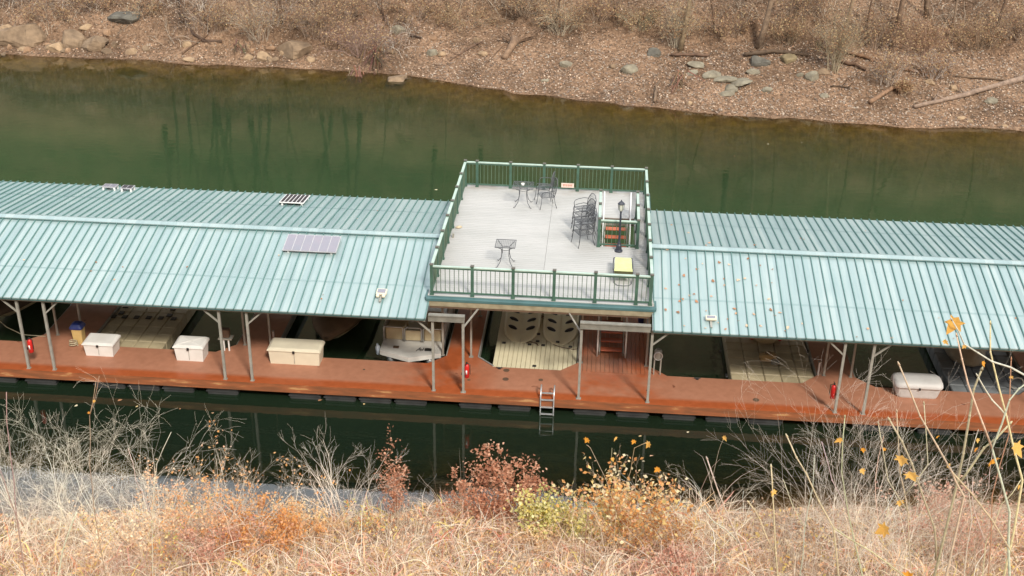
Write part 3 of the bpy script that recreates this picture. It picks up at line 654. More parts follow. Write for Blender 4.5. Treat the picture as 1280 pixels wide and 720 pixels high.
# rounded grey box
t=thing('dock_box','rounded grey white dock box behind the bare shrub at right','dock box',(14.85,.60,DZ),0,'storage boxes on the walkway')
def rr(w,d,z,r=.16,n=5):
    o=[]
    for cx,cy,a0 in ((w-r,d-r,0),(-w+r,d-r,90),(-w+r,-d+r,180),(w-r,-d+r,270)):
        for i in range(n): a=R(a0+90*i/(n-1)); o.append((cx+r*math.cos(a),cy+r*math.sin(a),z))
    return o
b=MB(); b.loft([rr(.60,.28,0,.12),rr(.63,.30,.05,.14),rr(.70,.35,.36,.16)]); b.build('box_body',M['boxgrey'],t,False)
b=MB(); b.loft([rr(.73,.38,.365,.18),rr(.74,.39,.41,.19),rr(.72,.37,.50,.2),rr(.64,.30,.55,.2),rr(.4,.15,.565,.1)]); b.build('lid',M['boxgrey'],t,True)
b=MB(); b.box(-.03,.03,-.405,-.375,.34,.42); b.build('latch',M['black'],t)
# fire extinguishers on posts
ex=thing('fire_extinguisher','red fire extinguisher on the leftmost front post','extinguisher',(-12.50,-.66,DZ+.52),0,'red fire extinguishers on the posts')
b=MB(); b.lathe([(.06,0),(.078,.02),(.08,.38),(.06,.44),(.025,.47)],0,0,14); b.build('cylinder',M['red'],ex,True)
b=MB(); b.lathe([(.025,.471),(.03,.50),(.02,.53)],0,0,8); b.obox((0,0,.53),(.0,-.13,.50),.02,.02); b.tube([(.02,0,.5),(.10,-.02,.46),(.105,-.02,.12)],.012,5); b.build('valve',M['black'],ex)
b=MB(); b.box(-.02,.02,-.084,-.07,.14,.28); b.build('paper_label',M['white'],ex,True)
b=MB(); b.box(-.16,-.085,-.05,.05,.1,.14); b.build('bracket',M['black'],ex)
dup(ex,(1.13,-.72,DZ+.50),0,'red fire extinguisher on the post right of the pontoon boat')
dup(ex,(12.09,-.66,DZ+.42),R(180),'red fire extinguisher on the post behind the bare shrub')
p=atz(99,432,DZ)
t=thing('trash_can','yellow tan can with a blue lid at the left pier','trash can',(-11.72,1.02,DZ))
b=MB(); b.loft([rr(.15,.15,0,.05),rr(.18,.18,.55,.06)]); b.build('can_body',simple('can_tan',(.62,.44,.17),(.5,.34,.13),.6,3),t)
b=MB(); b.loft([rr(.21,.21,.551,.07),rr(.21,.21,.60,.07),rr(.15,.15,.70,.07),rr(.07,.07,.74,.03)]); b.build('lid',M['bluep'],t)
p=Vector((-11.8,.72,DZ)); t=thing('rope_pile','loose heap of tan rope beside the trash can','rope',(p.x,p.y,DZ))
b=MB(); b.tube([(.13*math.cos(i*.7)+.02*math.sin(i*2),.09*math.sin(i*.7),.02+.008*i) for i in range(26)],.018,5); b.build('rope_coil',M['rope'],t,True)
# swim ladder
t=thing('swim_ladder','aluminium swim ladder hung over the front edge of the dock','ladder',(3.6,-.87,DZ))
b=MB()
for x in (-.2,.2):
    b=MB(); b.tube([(x,.42,0),(x,.42,.12),(x,.36,.25),(x,.24,.31),(x,.08,.27),(x,.0-.06,.12),(x,-.09,-.05),(x,-.09,-1.15)],.022,8); b.build('side_rail',M['alu'],t,True)
for z in (.20,-.0,-.26,-.5,-.76,-1.0):
    yy=-.02 if z>.1 else -.09; b=MB(); b.box(-.178,.178,yy-.03,yy+.03,z-.012,z+.012); b.build('rung',M['alu'],t)
# winch / hose reel by the right post
t=thing('boat_lift_motor','grey boat lift motor with a coiled cable on a stand beside the right post','motor',(6.95,1.0,DZ))
b=MB(); b.lathe([(.10,.55),(.12,.57),(.12,.80),(.08,.86)],0,0,12); b.build('motor_housing',M['steel'],t)
b=MB(); b.tube([(.13*math.cos(a),-.13,.68+.14*math.sin(a)) for a in (i*.55 for i in range(40))],.014,5); b.build('cable_coil',M['alu'],t)
for x,y in ((-.1,-.1),(.1,-.1),(.1,.1),(-.1,.1)): b=MB(); b.box(x-.015,x+.015,y-.015,y+.015,0,.549); b.build('leg',M['steel'],t)
t=thing('gear_stand','small dark box on pale legs at the edge of the second pier','stand',(-6.85,1.05,DZ))
b=MB(); b.box(-.22,.22,-.15,.15,.42,.46); b.build('shelf',M['steel'],t)
b=MB(); b.box(-.13,.13,-.1,.1,.461,.76,0,.02); b.build('gear_case',M['brown'],t)
for x in (-.06,.10): b=MB(); b.box(x-.02,x+.02,-.1,-.06,-.0,.419); b.build('leg',M['white'],t)

# ---------------------------------------------------------------- floating platforms
def cubes(x0,x1,y0,y1,z0,z1,s,mat,name,parent):
    b=MB(); nx=round((x1-x0)/s); ny=round((y1-y0)/s); sx=(x1-x0)/nx; sy=(y1-y0)/ny
    for i in range(nx):
        for j in range(ny): b.box(x0+i*sx+.006,x0+(i+1)*sx-.006,y0+j*sy+.006,y0+(j+1)*sy-.006,z0,z1,0,.03)
    return b.build(name,mat,parent)
def pads(pts,z,parent,mat,w=.16,l=.10):
    for px,py in pts:
        q=atz(px,py,z); b=MB(); b.box(q.x-w/2,q.x+w/2,q.y-l,q.y+l,z,z+.035,0,.01); b.build('black_pad',mat,parent)
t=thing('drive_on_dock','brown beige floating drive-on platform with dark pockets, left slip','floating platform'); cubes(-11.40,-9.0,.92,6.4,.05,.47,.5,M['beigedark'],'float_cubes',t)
pads([(142,396),(156,396.5),(171,397),(186,397.5),(201,398),(217,399),(158,383.5),(152,391.5),(212,394.5),(217,386.5)],.47,t,M['black'],.18,.10)  # black pads paint in the dark of this platform's recesses
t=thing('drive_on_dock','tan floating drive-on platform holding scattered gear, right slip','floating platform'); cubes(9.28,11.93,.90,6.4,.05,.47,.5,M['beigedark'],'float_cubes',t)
pads([(908,470),(900,440),(1009,440)],.47,t,M['black'],.08,.1)
t=thing('drive_on_dock','grey blue floating platform under a covered watercraft, far right slip','floating platform'); cubes(16.1,18.5,.92,6.0,.05,.45,.5,M['greyplat'],'float_cubes',t)
# centre platform with two moulded ports
t=thing('drive_on_dock','pale beige floating platform with two ribbed launch ports under the deck','floating platform')
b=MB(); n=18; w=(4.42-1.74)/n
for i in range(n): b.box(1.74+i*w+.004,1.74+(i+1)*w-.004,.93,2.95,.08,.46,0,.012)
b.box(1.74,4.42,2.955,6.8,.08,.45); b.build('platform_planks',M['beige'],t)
b=MB(); b.box(1.74,4.42,.88,.925,.2,.45); b.build('front_edge',M['greyplat'],t)
for cx,seed in ((2.50,1),(3.80,2)):
    b=MB(); secs=[]
    for k,(y,wd,hh) in enumerate(((2.62,.06,.02),(2.72,.24,.05),(2.9,.40,.10),(3.15,.53,.15),(3.5,.60,.20),(4.2,.63,.22),(5.2,.64,.22),(6.6,.64,.22))):
        prof=[(-1,0),(-.94,.7),(-.8,1.0),(-.5,.92),(-.22,.5),(-.06,.12),(.06,.12),(.22,.5),(.5,.92),(.8,1.0),(.94,.7),(1,0)]
        secs.append([(cx+u*wd,y,.452+v*hh*.55) for u,v in prof])
    b.loft(secs); pt=b.build('launch_port',M['port'],t,True)
    for j,y in enumerate((3.52,4.10,4.68,5.26,5.84)):
        for s in (-1,1):
            b=MB(); b.ellip((0,0,0),(.17,.10,.035),12,6); o=b.build('roller_slot',M['black'],pt,True); o.location=(cx+s*.30,y,.452+.105); o.rotation_euler=(0,-s*.25,s*.40)
pads([(630,429),(662,431),(679,432),(713,434),(673,418),(672,427),(697,428),(668,458)],.46,t,M['black'],.12,.05)
b=MB(); b.tube([(2.72,2.62,.48),(2.85,2.68,.50),(3.05,2.62,.48),(3.12,2.5,.48)],.018,5); b.build('tie_rope',M['brown'],t); b=MB(); b.tube([(3.62,2.6,.48),(3.9,2.45,.48),(4.3,2.35,.48),(4.42,2.4,.49)],.014,5); b.build('tie_rope',M['brown'],t)
p=atz(664,387.5,.66); t=thing('red_strap','crumpled red strap lying on the left launch port','strap',(p.x,p.y,.66))
b=MB(); b.tube([(-.16,-.05,0),(-.05,.02,.03),(.03,-.03,.04),(.12,.06,.03),(.16,.0,.01)],[.03,.035,.03,.035,.02],6); b.build('webbing',M['red'],t,True)
p=atz(675,396,.5); t=thing('rope_tangle','dark rope tangle in the middle of the pale platform','rope',(p.x,p.y,.47))
b=MB()
for k in range(7): a=k*.9; b.tube([(0,0,.02),(.09*math.cos(a),.09*math.sin(a),.05),(.2*math.cos(a+.3),.2*math.sin(a+.3),.01)],.011,4)
b.build('rope_strands',M['brown'],t)
# gear on the right platform
p=atz(959,450,.47); t=thing('canvas_bag','slumped tan canvas bag on the right drive-on platform','bag',(p.x,p.y,.47))
b=MB(); b.ellip((0,0,.12),(.30,.24,.14),14,8,0,.35,3); b.build('bag_body',simple('bag_tan',(.36,.24,.10),(.26,.17,.07),.8,4),t,True); b=MB(); b.tube([(-.1,0,.23),(-.04,-.02,.32),(.06,-.02,.32),(.12,0,.23)],.015,5); b.build('handle',M['canvas'],t)
p=atz(969,456,.47); t=thing('rope_pile','grey rope coil beside the tan bag on the platform','rope',(p.x,p.y,.47))
b=MB(); b.tube([(.13*math.cos(i*.6),.1*math.sin(i*.6),.02+.005*i) for i in range(30)],.018,5); b.build('rope_coil',M['steel'],t,True)
t=thing('small_raft','small pale and red towable raft near the back of the right platform','raft',(10.62,4.05,.47))
b=MB(); b.tube([(.42*math.cos(a),.65*math.sin(a),.14) for a in (2*math.pi*i/24 for i in range(25))],.12,10); b.build('raft_tube',M['beigedark'],t,True)
b=MB(); b.loft([[(-.3,-.35,.2),(.3,-.35,.2),(.3,.2,.2),(-.3,.2,.2)],[(-.26,-.3,.26),(.26,-.3,.26),(.26,.16,.26),(-.26,.16,.26)]]); b.build('seat_pad',M['boxcream'],t)
for s in (-1,1):
    b=MB(); b.ellip((s*.46,-.45,.17),(.10,.16,.12),10,6); b.ellip((s*.43,-.05,.18),(.08,.12,.13),10,6); b.build('red_handle_patch',M['red'],t,True)

# ---------------------------------------------------------------- boats
# pontoon boat
t=thing('pontoon_boat','light grey pontoon boat with a pointed bow deck and tan seats beside the pier','boat',(-.93,1.0,0)); bx=-.93
def PB(mb,name,mats,smooth=False): o=mb.build(name,mats,t,smooth); o.location=-Vector(t.location); return o
b=MB(); out=[(-1.92,1.32),(-.93,.93),(.06,1.32),(.07,6.6),(-1.93,6.6)]
b.loft([[(x,y,.50) for x,y in out],[(x,y,.66) for x,y in out]]); PB(b,'bow_deck',M['boat'])
for x in (-1.55,-.31):
    b=MB(); b.tube([(x,1.25,.42),(x,1.6,.24),(x,2.2,.14),(x,6.5,.14)],[.06,.22,.32,.32],12); PB(b,'pontoon',M['alu'],True)
for x0,x1 in ((-1.86,-1.24),(-.60,-.02)):
    b=MB(); b.box(x0,x1,2.05,2.25,.66,1.12,0,.04); b.box(x0,x1,2.26,2.85,.66,.98,0,.05); b.box(x0,x1,2.86,3.0,.66,1.3,0,.04); PB(b,'bench_seat',M['seat'])
b=MB(); b.box(-1.2,-.65,1.98,2.06,.70,1.06,0,.02); PB(b,'bow_gate',M['seat'])
b=MB()
for x0,x1 in ((-1.9,-1.26),(-1.2,-.66),(-.6,.04)): b.tube([(x0,1.95,.68),(x0,1.95,1.14),(x0+.05,1.95,1.19),(x1-.05,1.95,1.19),(x1,1.95,1.14),(x1,1.95,.68)],.018,6)
PB(b,'bow_rail',M['alu'],True)
for x in (-1.9,.04):
    b=MB(); b.box(x-.015,x+.015,2.0,6.5,.68,1.15); PB(b,'side_panel',M['boat'])
b=MB(); b.box(-1.8,0.0,3.4,6.4,2.35,2.39,0,.01); PB(b,'canopy',M['canvas'])
for x in (-1.85,.0):
    for y in (3.5,6.3): b=MB(); b.tube([(x,y,.66),(x,y,2.36)],.018,6); PB(b,'canopy_pole',M['alu'])
b=MB(); b.box(-1.52,-1.34,1.50,1.62,.662,.69); PB(b,'bow_hatch',M['brown'])
b=MB(); b.box(-.48,-.26,1.42,1.55,.662,.70); b.tube([(-.75,1.35,.68),(-.62,1.45,.76),(-.55,1.38,.70),(-.5,1.48,.74)],.016,5); b.tube([(-.66,1.52,.70),(-.6,1.36,.72)],.016,5); PB(b,'bow_cleats',M['black'])
t2=thing('blue_fender','pale blue rag fender hanging at the bow corner of the pontoon boat','fender',(-2.02,1.55,.5)); b=MB(); b.ellip((0,0,.05),(.08,.10,.2),10,8,0,.4,2); b.build('fender_body',simple('fender_blue',(.4,.5,.62),(.6,.65,.7),.6,9),t2,True)
p=Vector((-.75,2.6,1.5)); t3=thing('folded_towel','white folded cloth draped over a pontoon boat seat','towel',(-.95,2.93,1.27))
b=MB(); b.loft([[(-.25,-.12,-.1),(.2,-.12,-.14),(.2,-.09,-.14),(-.25,-.09,-.1)],[(-.25,-.08,.045),(.22,-.08,.04),(.22,-.06,.05),(-.25,-.06,.055)],[(-.22,.1,.05),(.24,.08,.045),(.24,.08,.055),(-.22,.1,.06)]]); b.build('cloth',M['white'],t3,True)
def covered_boat(x,y,w,l,z,label,mat,rope=False):
    t=thing('covered_boat',label,'boat',(x,y,0))
    def sec(yy,ww,z0,z1,peak): return [(-ww*.35,yy,z0),(-ww*.85,yy,z0+(z1-z0)*.45),(-ww,yy,z1),(-ww*.55,yy,z1+peak*.6),(0,yy,z1+peak),(ww*.55,yy,z1+peak*.6),(ww,yy,z1),(ww*.85,yy,z0+(z1-z0)*.45),(ww*.35,yy,z0)]
    hw=w/2
    S=[(0,.08,.75,.80,.03),(.06,.30,.55,.82,.08),(.15,.62,.35,.82,.18),(.3,.88,.2,.80,.42),(.5,1,.1,.78,.5),(.8,1,.08,.76,.4),(1,.92,.1,.75,.2)]
    b=MB(); b.loft([[(u,l*k,z+v) for u,_,v in [(a,0,c) for a,_,c in sec(0,hw*ww,z0,z1,.0)]] for k,ww,z0,z1,pk in S]); b.build('hull',M['beigedark'],t,True)
    b=MB(); secs=[]
    for k,ww,z0,z1,pk in S:
        h=hw*ww+.03; secs.append([(-h,l*k,z+z1-.14),(-h,l*k,z+z1+.03),(-h*.55,l*k,z+z1+pk*.6+.03),(0,l*k,z+z1+pk+.04),(h*.55,l*k,z+z1+pk*.6+.03),(h,l*k,z+z1+.03),(h,l*k,z+z1-.14)])
    b.loft(secs); b.build('fitted_cover',mat,t,True)
    return t
covered_boat(-3.75,1.75,1.9,5.2,.0,'boat under a dark brown cover in the slip behind the cream box',M['canvas'])
covered_boat(-15.1,1.9,2.1,5.2,.1,'tan covered boat in the far left slip with a sagging bow rope',M['canvasd'])
t=thing('mooring_rope','thin rope sagging from the far left boat to the pier','rope',(-13.1,1.2,DZ)); b=MB(); b.tube([(-1.9,.75,.25),(-1.4,.5,.02),(-.8,.3,-.12),(-.2,.1,-.02),(.15,0,.03)],.014,5); b.build('rope_line',M['rope'],t)
t=thing('covered_watercraft','rounded beige covered watercraft resting on the far right platform','watercraft',(17.05,2.5,.45))
b=MB(); S=[]
for k,ww,h in ((0,.06,.25),(.1,.3,.42),(.35,.5,.62),(.7,.6,.85),(1.2,.62,.95),(1.8,.6,.75),(2.4,.5,.5),(2.7,.3,.35)):
    S.append([(ww*math.cos(a),k,.08+h*max(0,math.sin(a))*1.0) for a in (math.pi*i/12 for i in range(13))])
b.loft(S); b.build('cover',simple('cover_beige',(.34,.29,.2),(.25,.21,.15),.8,3,bs=.3),t,True)
b=MB(); b.box(-.42,.42,.2,2.5,0,.079,0,.02); b.build('bunk',M['greyplat'],t)
t=thing('cable_spool','grey wheel of cable at the right rim of the far right platform','cable',(18.1,1.35,.45)); b=MB(); b.tube([(.2*math.cos(a),0,.22+.2*math.sin(a)) for a in (i*.5 for i in range(38))],.02,5); b.build('cable_coil',M['steel'],t)
# mooring bits on the right pier
for x,y,l,h in ((12.02,1.42,'short white stake at the corner of the right pier',.45),(-5.5,1.75,'short pale stake on the pier beside the long cream box',.35)):
    t=thing('marker_stake',l,'stake',(x,y,DZ)); b=MB(); b.box(-.025,.025,-.025,.025,0,h); b.build('stake_shaft',M['alu'],t); b=MB(); b.box(-.035,.035,-.035,.035,h+.001,h+.03); b.build('stake_cap',M['steel'],t)

# ---------------------------------------------------------------- plants
def grow(mb, p, d, L, r, depth, leaves=None, droop=0.0, spread=.7, nseg=4, kids=(2,4), rs=None, upb=.15, wob=.30, kl=(.35,.62)):
    pts=[p.copy()]; rad=[r]; q=p.copy(); dd=d.normalized()
    for i in range(nseg):
        dd=(dd+Vector((rs.gauss(0,wob),rs.gauss(0,wob),rs.gauss(0,wob)+upb-droop*(i+1)))*.5*.6).normalized()
        q=q+dd*(L/nseg); pts.append(q.copy()); rad.append(max(.0012,r*(1-.72*(i+1)/nseg)))
    mb.tube(pts,rad,3 if r<.008 else (4 if r<.02 else 6),0,False)
    if leaves is not None and depth<=1:
        for i in range(1,len(pts)): leaves.append((pts[i],(pts[i]-pts[i-1]).normalized()))
    if depth>0:
        for k in range(rs.randint(*kids)):
            f=rs.uniform(.25,.95); i=min(nseg-1,int(f*nseg)); a=pts[i].lerp(pts[i+1],f*nseg-i)
            t=(pts[i+1]-pts[i]).normalized(); o=t.orthogonal().normalized(); ang=rs.uniform(0,6.28)
            o=(o*math.cos(ang)+t.cross(o)*math.sin(ang))
            grow(mb,a,(t+o*spread*rs.uniform(.6,1.3)),L*rs.uniform(*kl),rad[i]*.62,depth-1,leaves,droop,spread,max(3,nseg-1),kids,rs,upb,wob,kl)
def leafset(mb, sites, per, size, pal, rs, prob=1):
    for p,d in sites:
        if rs.random()>prob: continue
        for k in range(per):
            s=rs.uniform(*size); c=rs.choice(pal); v=rs.uniform(.75,1.2); mb.col=tuple(min(1,x*v) for x in c)
            a=Vector((rs.gauss(0,1),rs.gauss(0,1),rs.gauss(-.3,.7))).normalized(); b_=a.orthogonal().normalized(); ang=rs.uniform(0,6.28); b_=b_*math.cos(ang)+a.cross(b_)*math.sin(ang)
            o=p+Vector((rs.gauss(0,s*.8),rs.gauss(0,s*.8),rs.gauss(0,s*.8))); n=a.cross(b_)
            i=[mb.vert(o),mb.vert(o+a*s*.5+b_*s*.34+n*s*.1),mb.vert(o+a*s),mb.vert(o+a*s*.5-b_*s*.34+n*s*.1)]
            mb.face((i[0],i[1],i[2])); mb.face((i[0],i[2],i[3]))
def shrub(name,cat,label,x,y,H,Wd,stems,depth,twigcol,seed,leafpal=None,per=1,size=(.04,.07),prob=1,droop=.03,spread=.7,r=.014,upb=.15,kids=(2,4),group=None,zfn=None,lean=(0,0),wob=.30):
    rs=random.Random(seed); z=(zfn or gnear)(x,y)-.05; t=thing(name,label,cat,(x,y,z),0,group)
    b=MB(); sites=[] if leafpal else None
    for i in range(stems):
        a=rs.uniform(0,6.28); tilt=rs.uniform(0,1)**.6*math.atan2(Wd/2,H)*1.25
        d=Vector((math.sin(tilt)*math.cos(a)+lean[0],math.sin(tilt)*math.sin(a)*.7+lean[1],math.cos(tilt)))
        v=rs.uniform(.75,1.25); b.col=tuple(min(1,k*v) for k in twigcol)
        grow(b,Vector((math.cos(a)*Wd*.24*rs.random(),math.sin(a)*Wd*.2*rs.random(),0)),d,H*rs.uniform(.45,.8),r*rs.uniform(.7,1.1)*.8,depth,sites,droop,spread,5,kids,rs,upb,wob)
    b.build('stems',M['twig'],t)
    if leafpal:
        l=MB(); leafset(l,sites,per,size,leafpal,rs,prob); l.build('foliage',M['leaf'],t)
    return t
def pxshrub(name,cat,label,px,top,y,Wpx,*a,**k):
    p=at(px,top,y); g=gnear(p.x,y); H=max(.35,p.z-g); W_=Wpx/F*(p-CAM).dot(fwd)
    return shrub(name,cat,label,p.x,y,H,W_,*a,**k)
GREY=(.68,.58,.47); PALE=(.88,.77,.60); RUST=[(.52,.24,.14),(.60,.31,.19),(.42,.18,.10),(.68,.40,.26)]; ORNG=[(.72,.36,.12),(.78,.45,.18),(.62,.28,.10),(.70,.42,.25)]
YEL=[(.74,.62,.20),(.66,.60,.24),(.52,.50,.18),(.84,.76,.42)]; PNK=[(.64,.40,.30),(.72,.48,.34),(.58,.28,.20)]; CREAM=[(.78,.66,.38),(.72,.55,.22),(.82,.72,.46)]
G='shrubs and saplings on the near bank'
pxshrub('leafy_shrub','shrub','rust red leafy shrub at the water edge, centre foreground',620,578,-6.2,140,28,2,(.30,.18,.11),1,RUST,4,(.06,.11),1,.02,.8,group=G)
pxshrub('leafy_shrub','shrub','narrow column of rust red leaves right of the bare grey shrub',493,572,-6.9,34,8,2,(.32,.2,.12),2,RUST,3,(.05,.09),1,.02,.4,group=G)
pxshrub('bare_shrub','shrub','bare grey shrub with wide forked twigs, left of the rust leaf column',425,525,-6.9,135,12,3,(.80,.70,.57),3,None,spread=.6,group=G,kids=(3,4),r=.018,wob=.3)
pxshrub('leafy_shrub','shrub','low yellow green shrub right below the rust red shrub',684,618,-7.3,95,22,2,(.5,.42,.25),4,YEL,2,(.07,.13),.75,.02,.6,group=G)
pxshrub('leafy_shrub','shrub','pale yellow leafed shrub with tall leaf tipped shoots, right of centre',795,592,-7.3,160,44,2,(.85,.70,.50),5,CREAM+ORNG,2,(.07,.15),.45,.02,.5,group=G,upb=.25)
pxshrub('leafy_shrub','shrub','low orange brown leafed shrub under the pale yellow one',815,622,-7.8,130,22,2,(.42,.25,.14),6,[(.55,.28,.10),(.62,.38,.15),(.42,.18,.08)],2,(.05,.09),.7,group=G)
pxshrub('bare_shrub','shrub','large dense bare grey shrub in front of the rounded dock box',1085,482,-9.0,220,26,3,(.66,.57,.47),7,None,spread=.7,group=G,kids=(3,4),r=.012,upb=.12,wob=.42)
pxshrub('bare_shrub','shrub','pale tangled bare brush at the far left water edge',40,500,-9.0,210,30,3,PALE,8,None,spread=.8,droop=.12,group=G,kids=(3,4),r=.011,wob=.42)
pxshrub('bare_shrub','shrub','pale arching bare brush with a tall central shoot, left foreground',135,512,-9.2,210,30,3,PALE,9,None,spread=.8,droop=.14,group=G,kids=(3,4),r=.011,wob=.42)
pxshrub('leafy_shrub','shrub','twiggy shrub with sparse orange leaves above the grey reflection, left',268,545,-8.8,160,20,3,(.78,.66,.5),10,ORNG,1,(.05,.09),.16,.08,.7,group=G,kids=(3,4),r=.011,wob=.42)
pxshrub('leafy_shrub','shrub','airy peach leaved shrub left of the bright orange one, against the grey reflection',240,590,-8.6,110,16,2,(.7,.55,.4),31,[(.86,.50,.26),(.9,.64,.38),(.78,.40,.2)],2,(.05,.09),.7,.04,.7,group=G,kids=(3,4),r=.009,wob=.4)
pxshrub('leafy_shrub','shrub','airy peach leaved shrub at left below the pale arching brush',150,618,-9.6,120,16,2,(.75,.6,.45),32,[(.92,.66,.42),(.86,.56,.32),(.94,.78,.55)],2,(.05,.09),.6,.04,.7,group=G,kids=(3,4),r=.009,wob=.4)
pxshrub('leafy_shrub','shrub','straw and peach brush between the bright orange shrub and the bare forked shrub',375,622,-7.4,110,18,2,(.85,.7,.5),33,[(.92,.7,.42),(.86,.56,.3)],1,(.05,.09),.6,.06,.8,group=G,kids=(3,4),r=.009,wob=.4)
pxshrub('bare_shrub','shrub','pale spiky twigs standing in front of the right end of the walkway',1165,520,-12,170,14,3,(.74,.64,.5),34,None,spread=.6,group=G,kids=(2,4),r=.011,wob=.35)
pxshrub('leafy_shrub','shrub','bright orange leafed shrub left of the bare grey forked shrub',325,625,-8.6,140,30,2,(.6,.45,.3),11,ORNG,3,(.06,.10),.9,.04,.7,group=G)
pxshrub('leafy_shrub','shrub','low pink and red leafed shrub at lower left',262,640,-9.4,110,20,2,(.6,.4,.3),12,PNK,3,(.05,.09),.8,.04,.7,group=G)
pxshrub('leafy_shrub','shrub','low orange shrub with yellow flecks at lower left beside the pink one',215,655,-10.2,70,10,2,(.5,.35,.25),13,ORNG+YEL,1,(.05,.09),.6,.04,.7,group=G)
pxshrub('leafy_shrub','shrub','small yellow leafed shrub below the bare grey forked shrub',455,628,-7.7,80,12,2,(.5,.4,.25),14,YEL+ORNG,1,(.05,.08),.5,.04,.7,group=G)
pxshrub('bare_shrub','shrub','low bare purple brown brush along the bank, bottom centre',560,655,-8.2,200,34,3,(.55,.36,.28),15,None,spread=.8,droop=.15,group=G,kids=(2,3),r=.010)
pxshrub('bare_shrub','shrub','arching straw coloured brush beside the water right of centre',900,600,-7.4,170,32,3,(.82,.7,.52),16,None,spread=.7,droop=.18,group=G,kids=(2,3),r=.010)
pxshrub('bare_shrub','shrub','bare tan brush at the far right water edge',1235,545,-9.0,150,20,3,(.5,.4,.3),17,None,spread=.6,droop=.05,group=G,kids=(3,4),r=.011,wob=.42)
pxshrub('leafy_shrub','shrub','brown leaved brush under the large bare grey shrub',1010,640,-9.2,130,16,3,(.5,.36,.25),18,[(.5,.3,.15),(.6,.4,.25)],1,(.05,.08),.2,.08,.7,group=G,kids=(2,3),r=.010)
pxshrub('bare_shrub','shrub','low straw brush at the bottom left corner',60,655,-11.5,200,18,3,PALE,19,None,spread=.8,droop=.12,group=G,kids=(2,3),r=.010)
pxshrub('bare_shrub','shrub','low pale brush right of the bottom left corner',190,650,-10.6,150,16,3,(.6,.46,.34),20,None,spread=.8,droop=.12,group=G,kids=(2,3),r=.010)
pxshrub('bare_shrub','shrub','low pinkish brush at bottom between the orange and rust shrubs',430,665,-9.3,150,20,3,(.56,.38,.28),21,None,spread=.8,droop=.12,group=G,kids=(2,3),r=.010)
pxshrub('bare_shrub','shrub','low tan brush at bottom right of centre',740,670,-9.3,170,20,3,(.6,.46,.33),22,None,spread=.8,droop=.12,group=G,kids=(2,3),r=.010)
pxshrub('bare_shrub','shrub','low reddish tan brush left of the large grey shrub',930,655,-9.0,150,20,3,(.52,.34,.25),23,None,spread=.8,droop=.12,group=G,kids=(2,3),r=.010)
pxshrub('bare_shrub','shrub','low brush in the bottom right corner',1190,650,-11,190,24,3,(.56,.42,.3),24,None,spread=.8,droop=.10,group=G,kids=(2,3),r=.010)

ML=[('straw mound of matted twigs',(.86,.74,.55),None),('purple brown matted twigs',(.45,.29,.22),None),('low mound with tan leaves',(.7,.55,.38),[(.8,.6,.36),(.7,.46,.26)]),('low mound with pinkish leaves',(.6,.42,.32),PNK),('low mound with yellow leaves',(.62,.5,.3),YEL),('pale grey brown matted twigs',(.66,.56,.46),None)]
for i,(px,tp,yy,k,where) in enumerate([(380,640,-7.6,2,'beneath the bare forked shrub'),(520,632,-7.2,0,'between the rust column and the rust shrub'),(590,650,-7.6,5,'just below the rust red shrub'),(745,628,-7.0,4,'between the yellow and the pale yellow shrubs'),(865,628,-7.0,0,'at the right foot of the pale yellow shrub'),(960,622,-6.6,1,'at the waterline left of the large bare shrub'),(1030,615,-6.6,5,'at the left foot of the large bare shrub'),(1130,600,-6.8,0,'at the right foot of the large bare shrub'),(1215,590,-7.2,3,'at the waterline by the right edge'),(640,680,-9.0,1,'at the bottom centre of the bank'),(500,690,-9.6,2,'at the bottom left of centre'),(850,690,-9.6,3,'at the bottom right of centre'),(350,690,-10,0,'at the bottom under the orange shrub'),(120,680,-12,1,'at the lower left corner of the bank'),(1060,680,-10.5,5,'at the bottom under the large bare shrub'),(700,645,-7.9,2,'below the yellow green shrub')]):
    n_,c_,lp=ML[k]; pxshrub('leafy_shrub' if lp else 'bare_shrub','shrub',n_+' '+where,px,tp,yy,150,34,2,c_,300+i,lp,2,(.05,.10),.8,.22,1.0,group=G,kids=(3,4),r=.009,wob=.4)
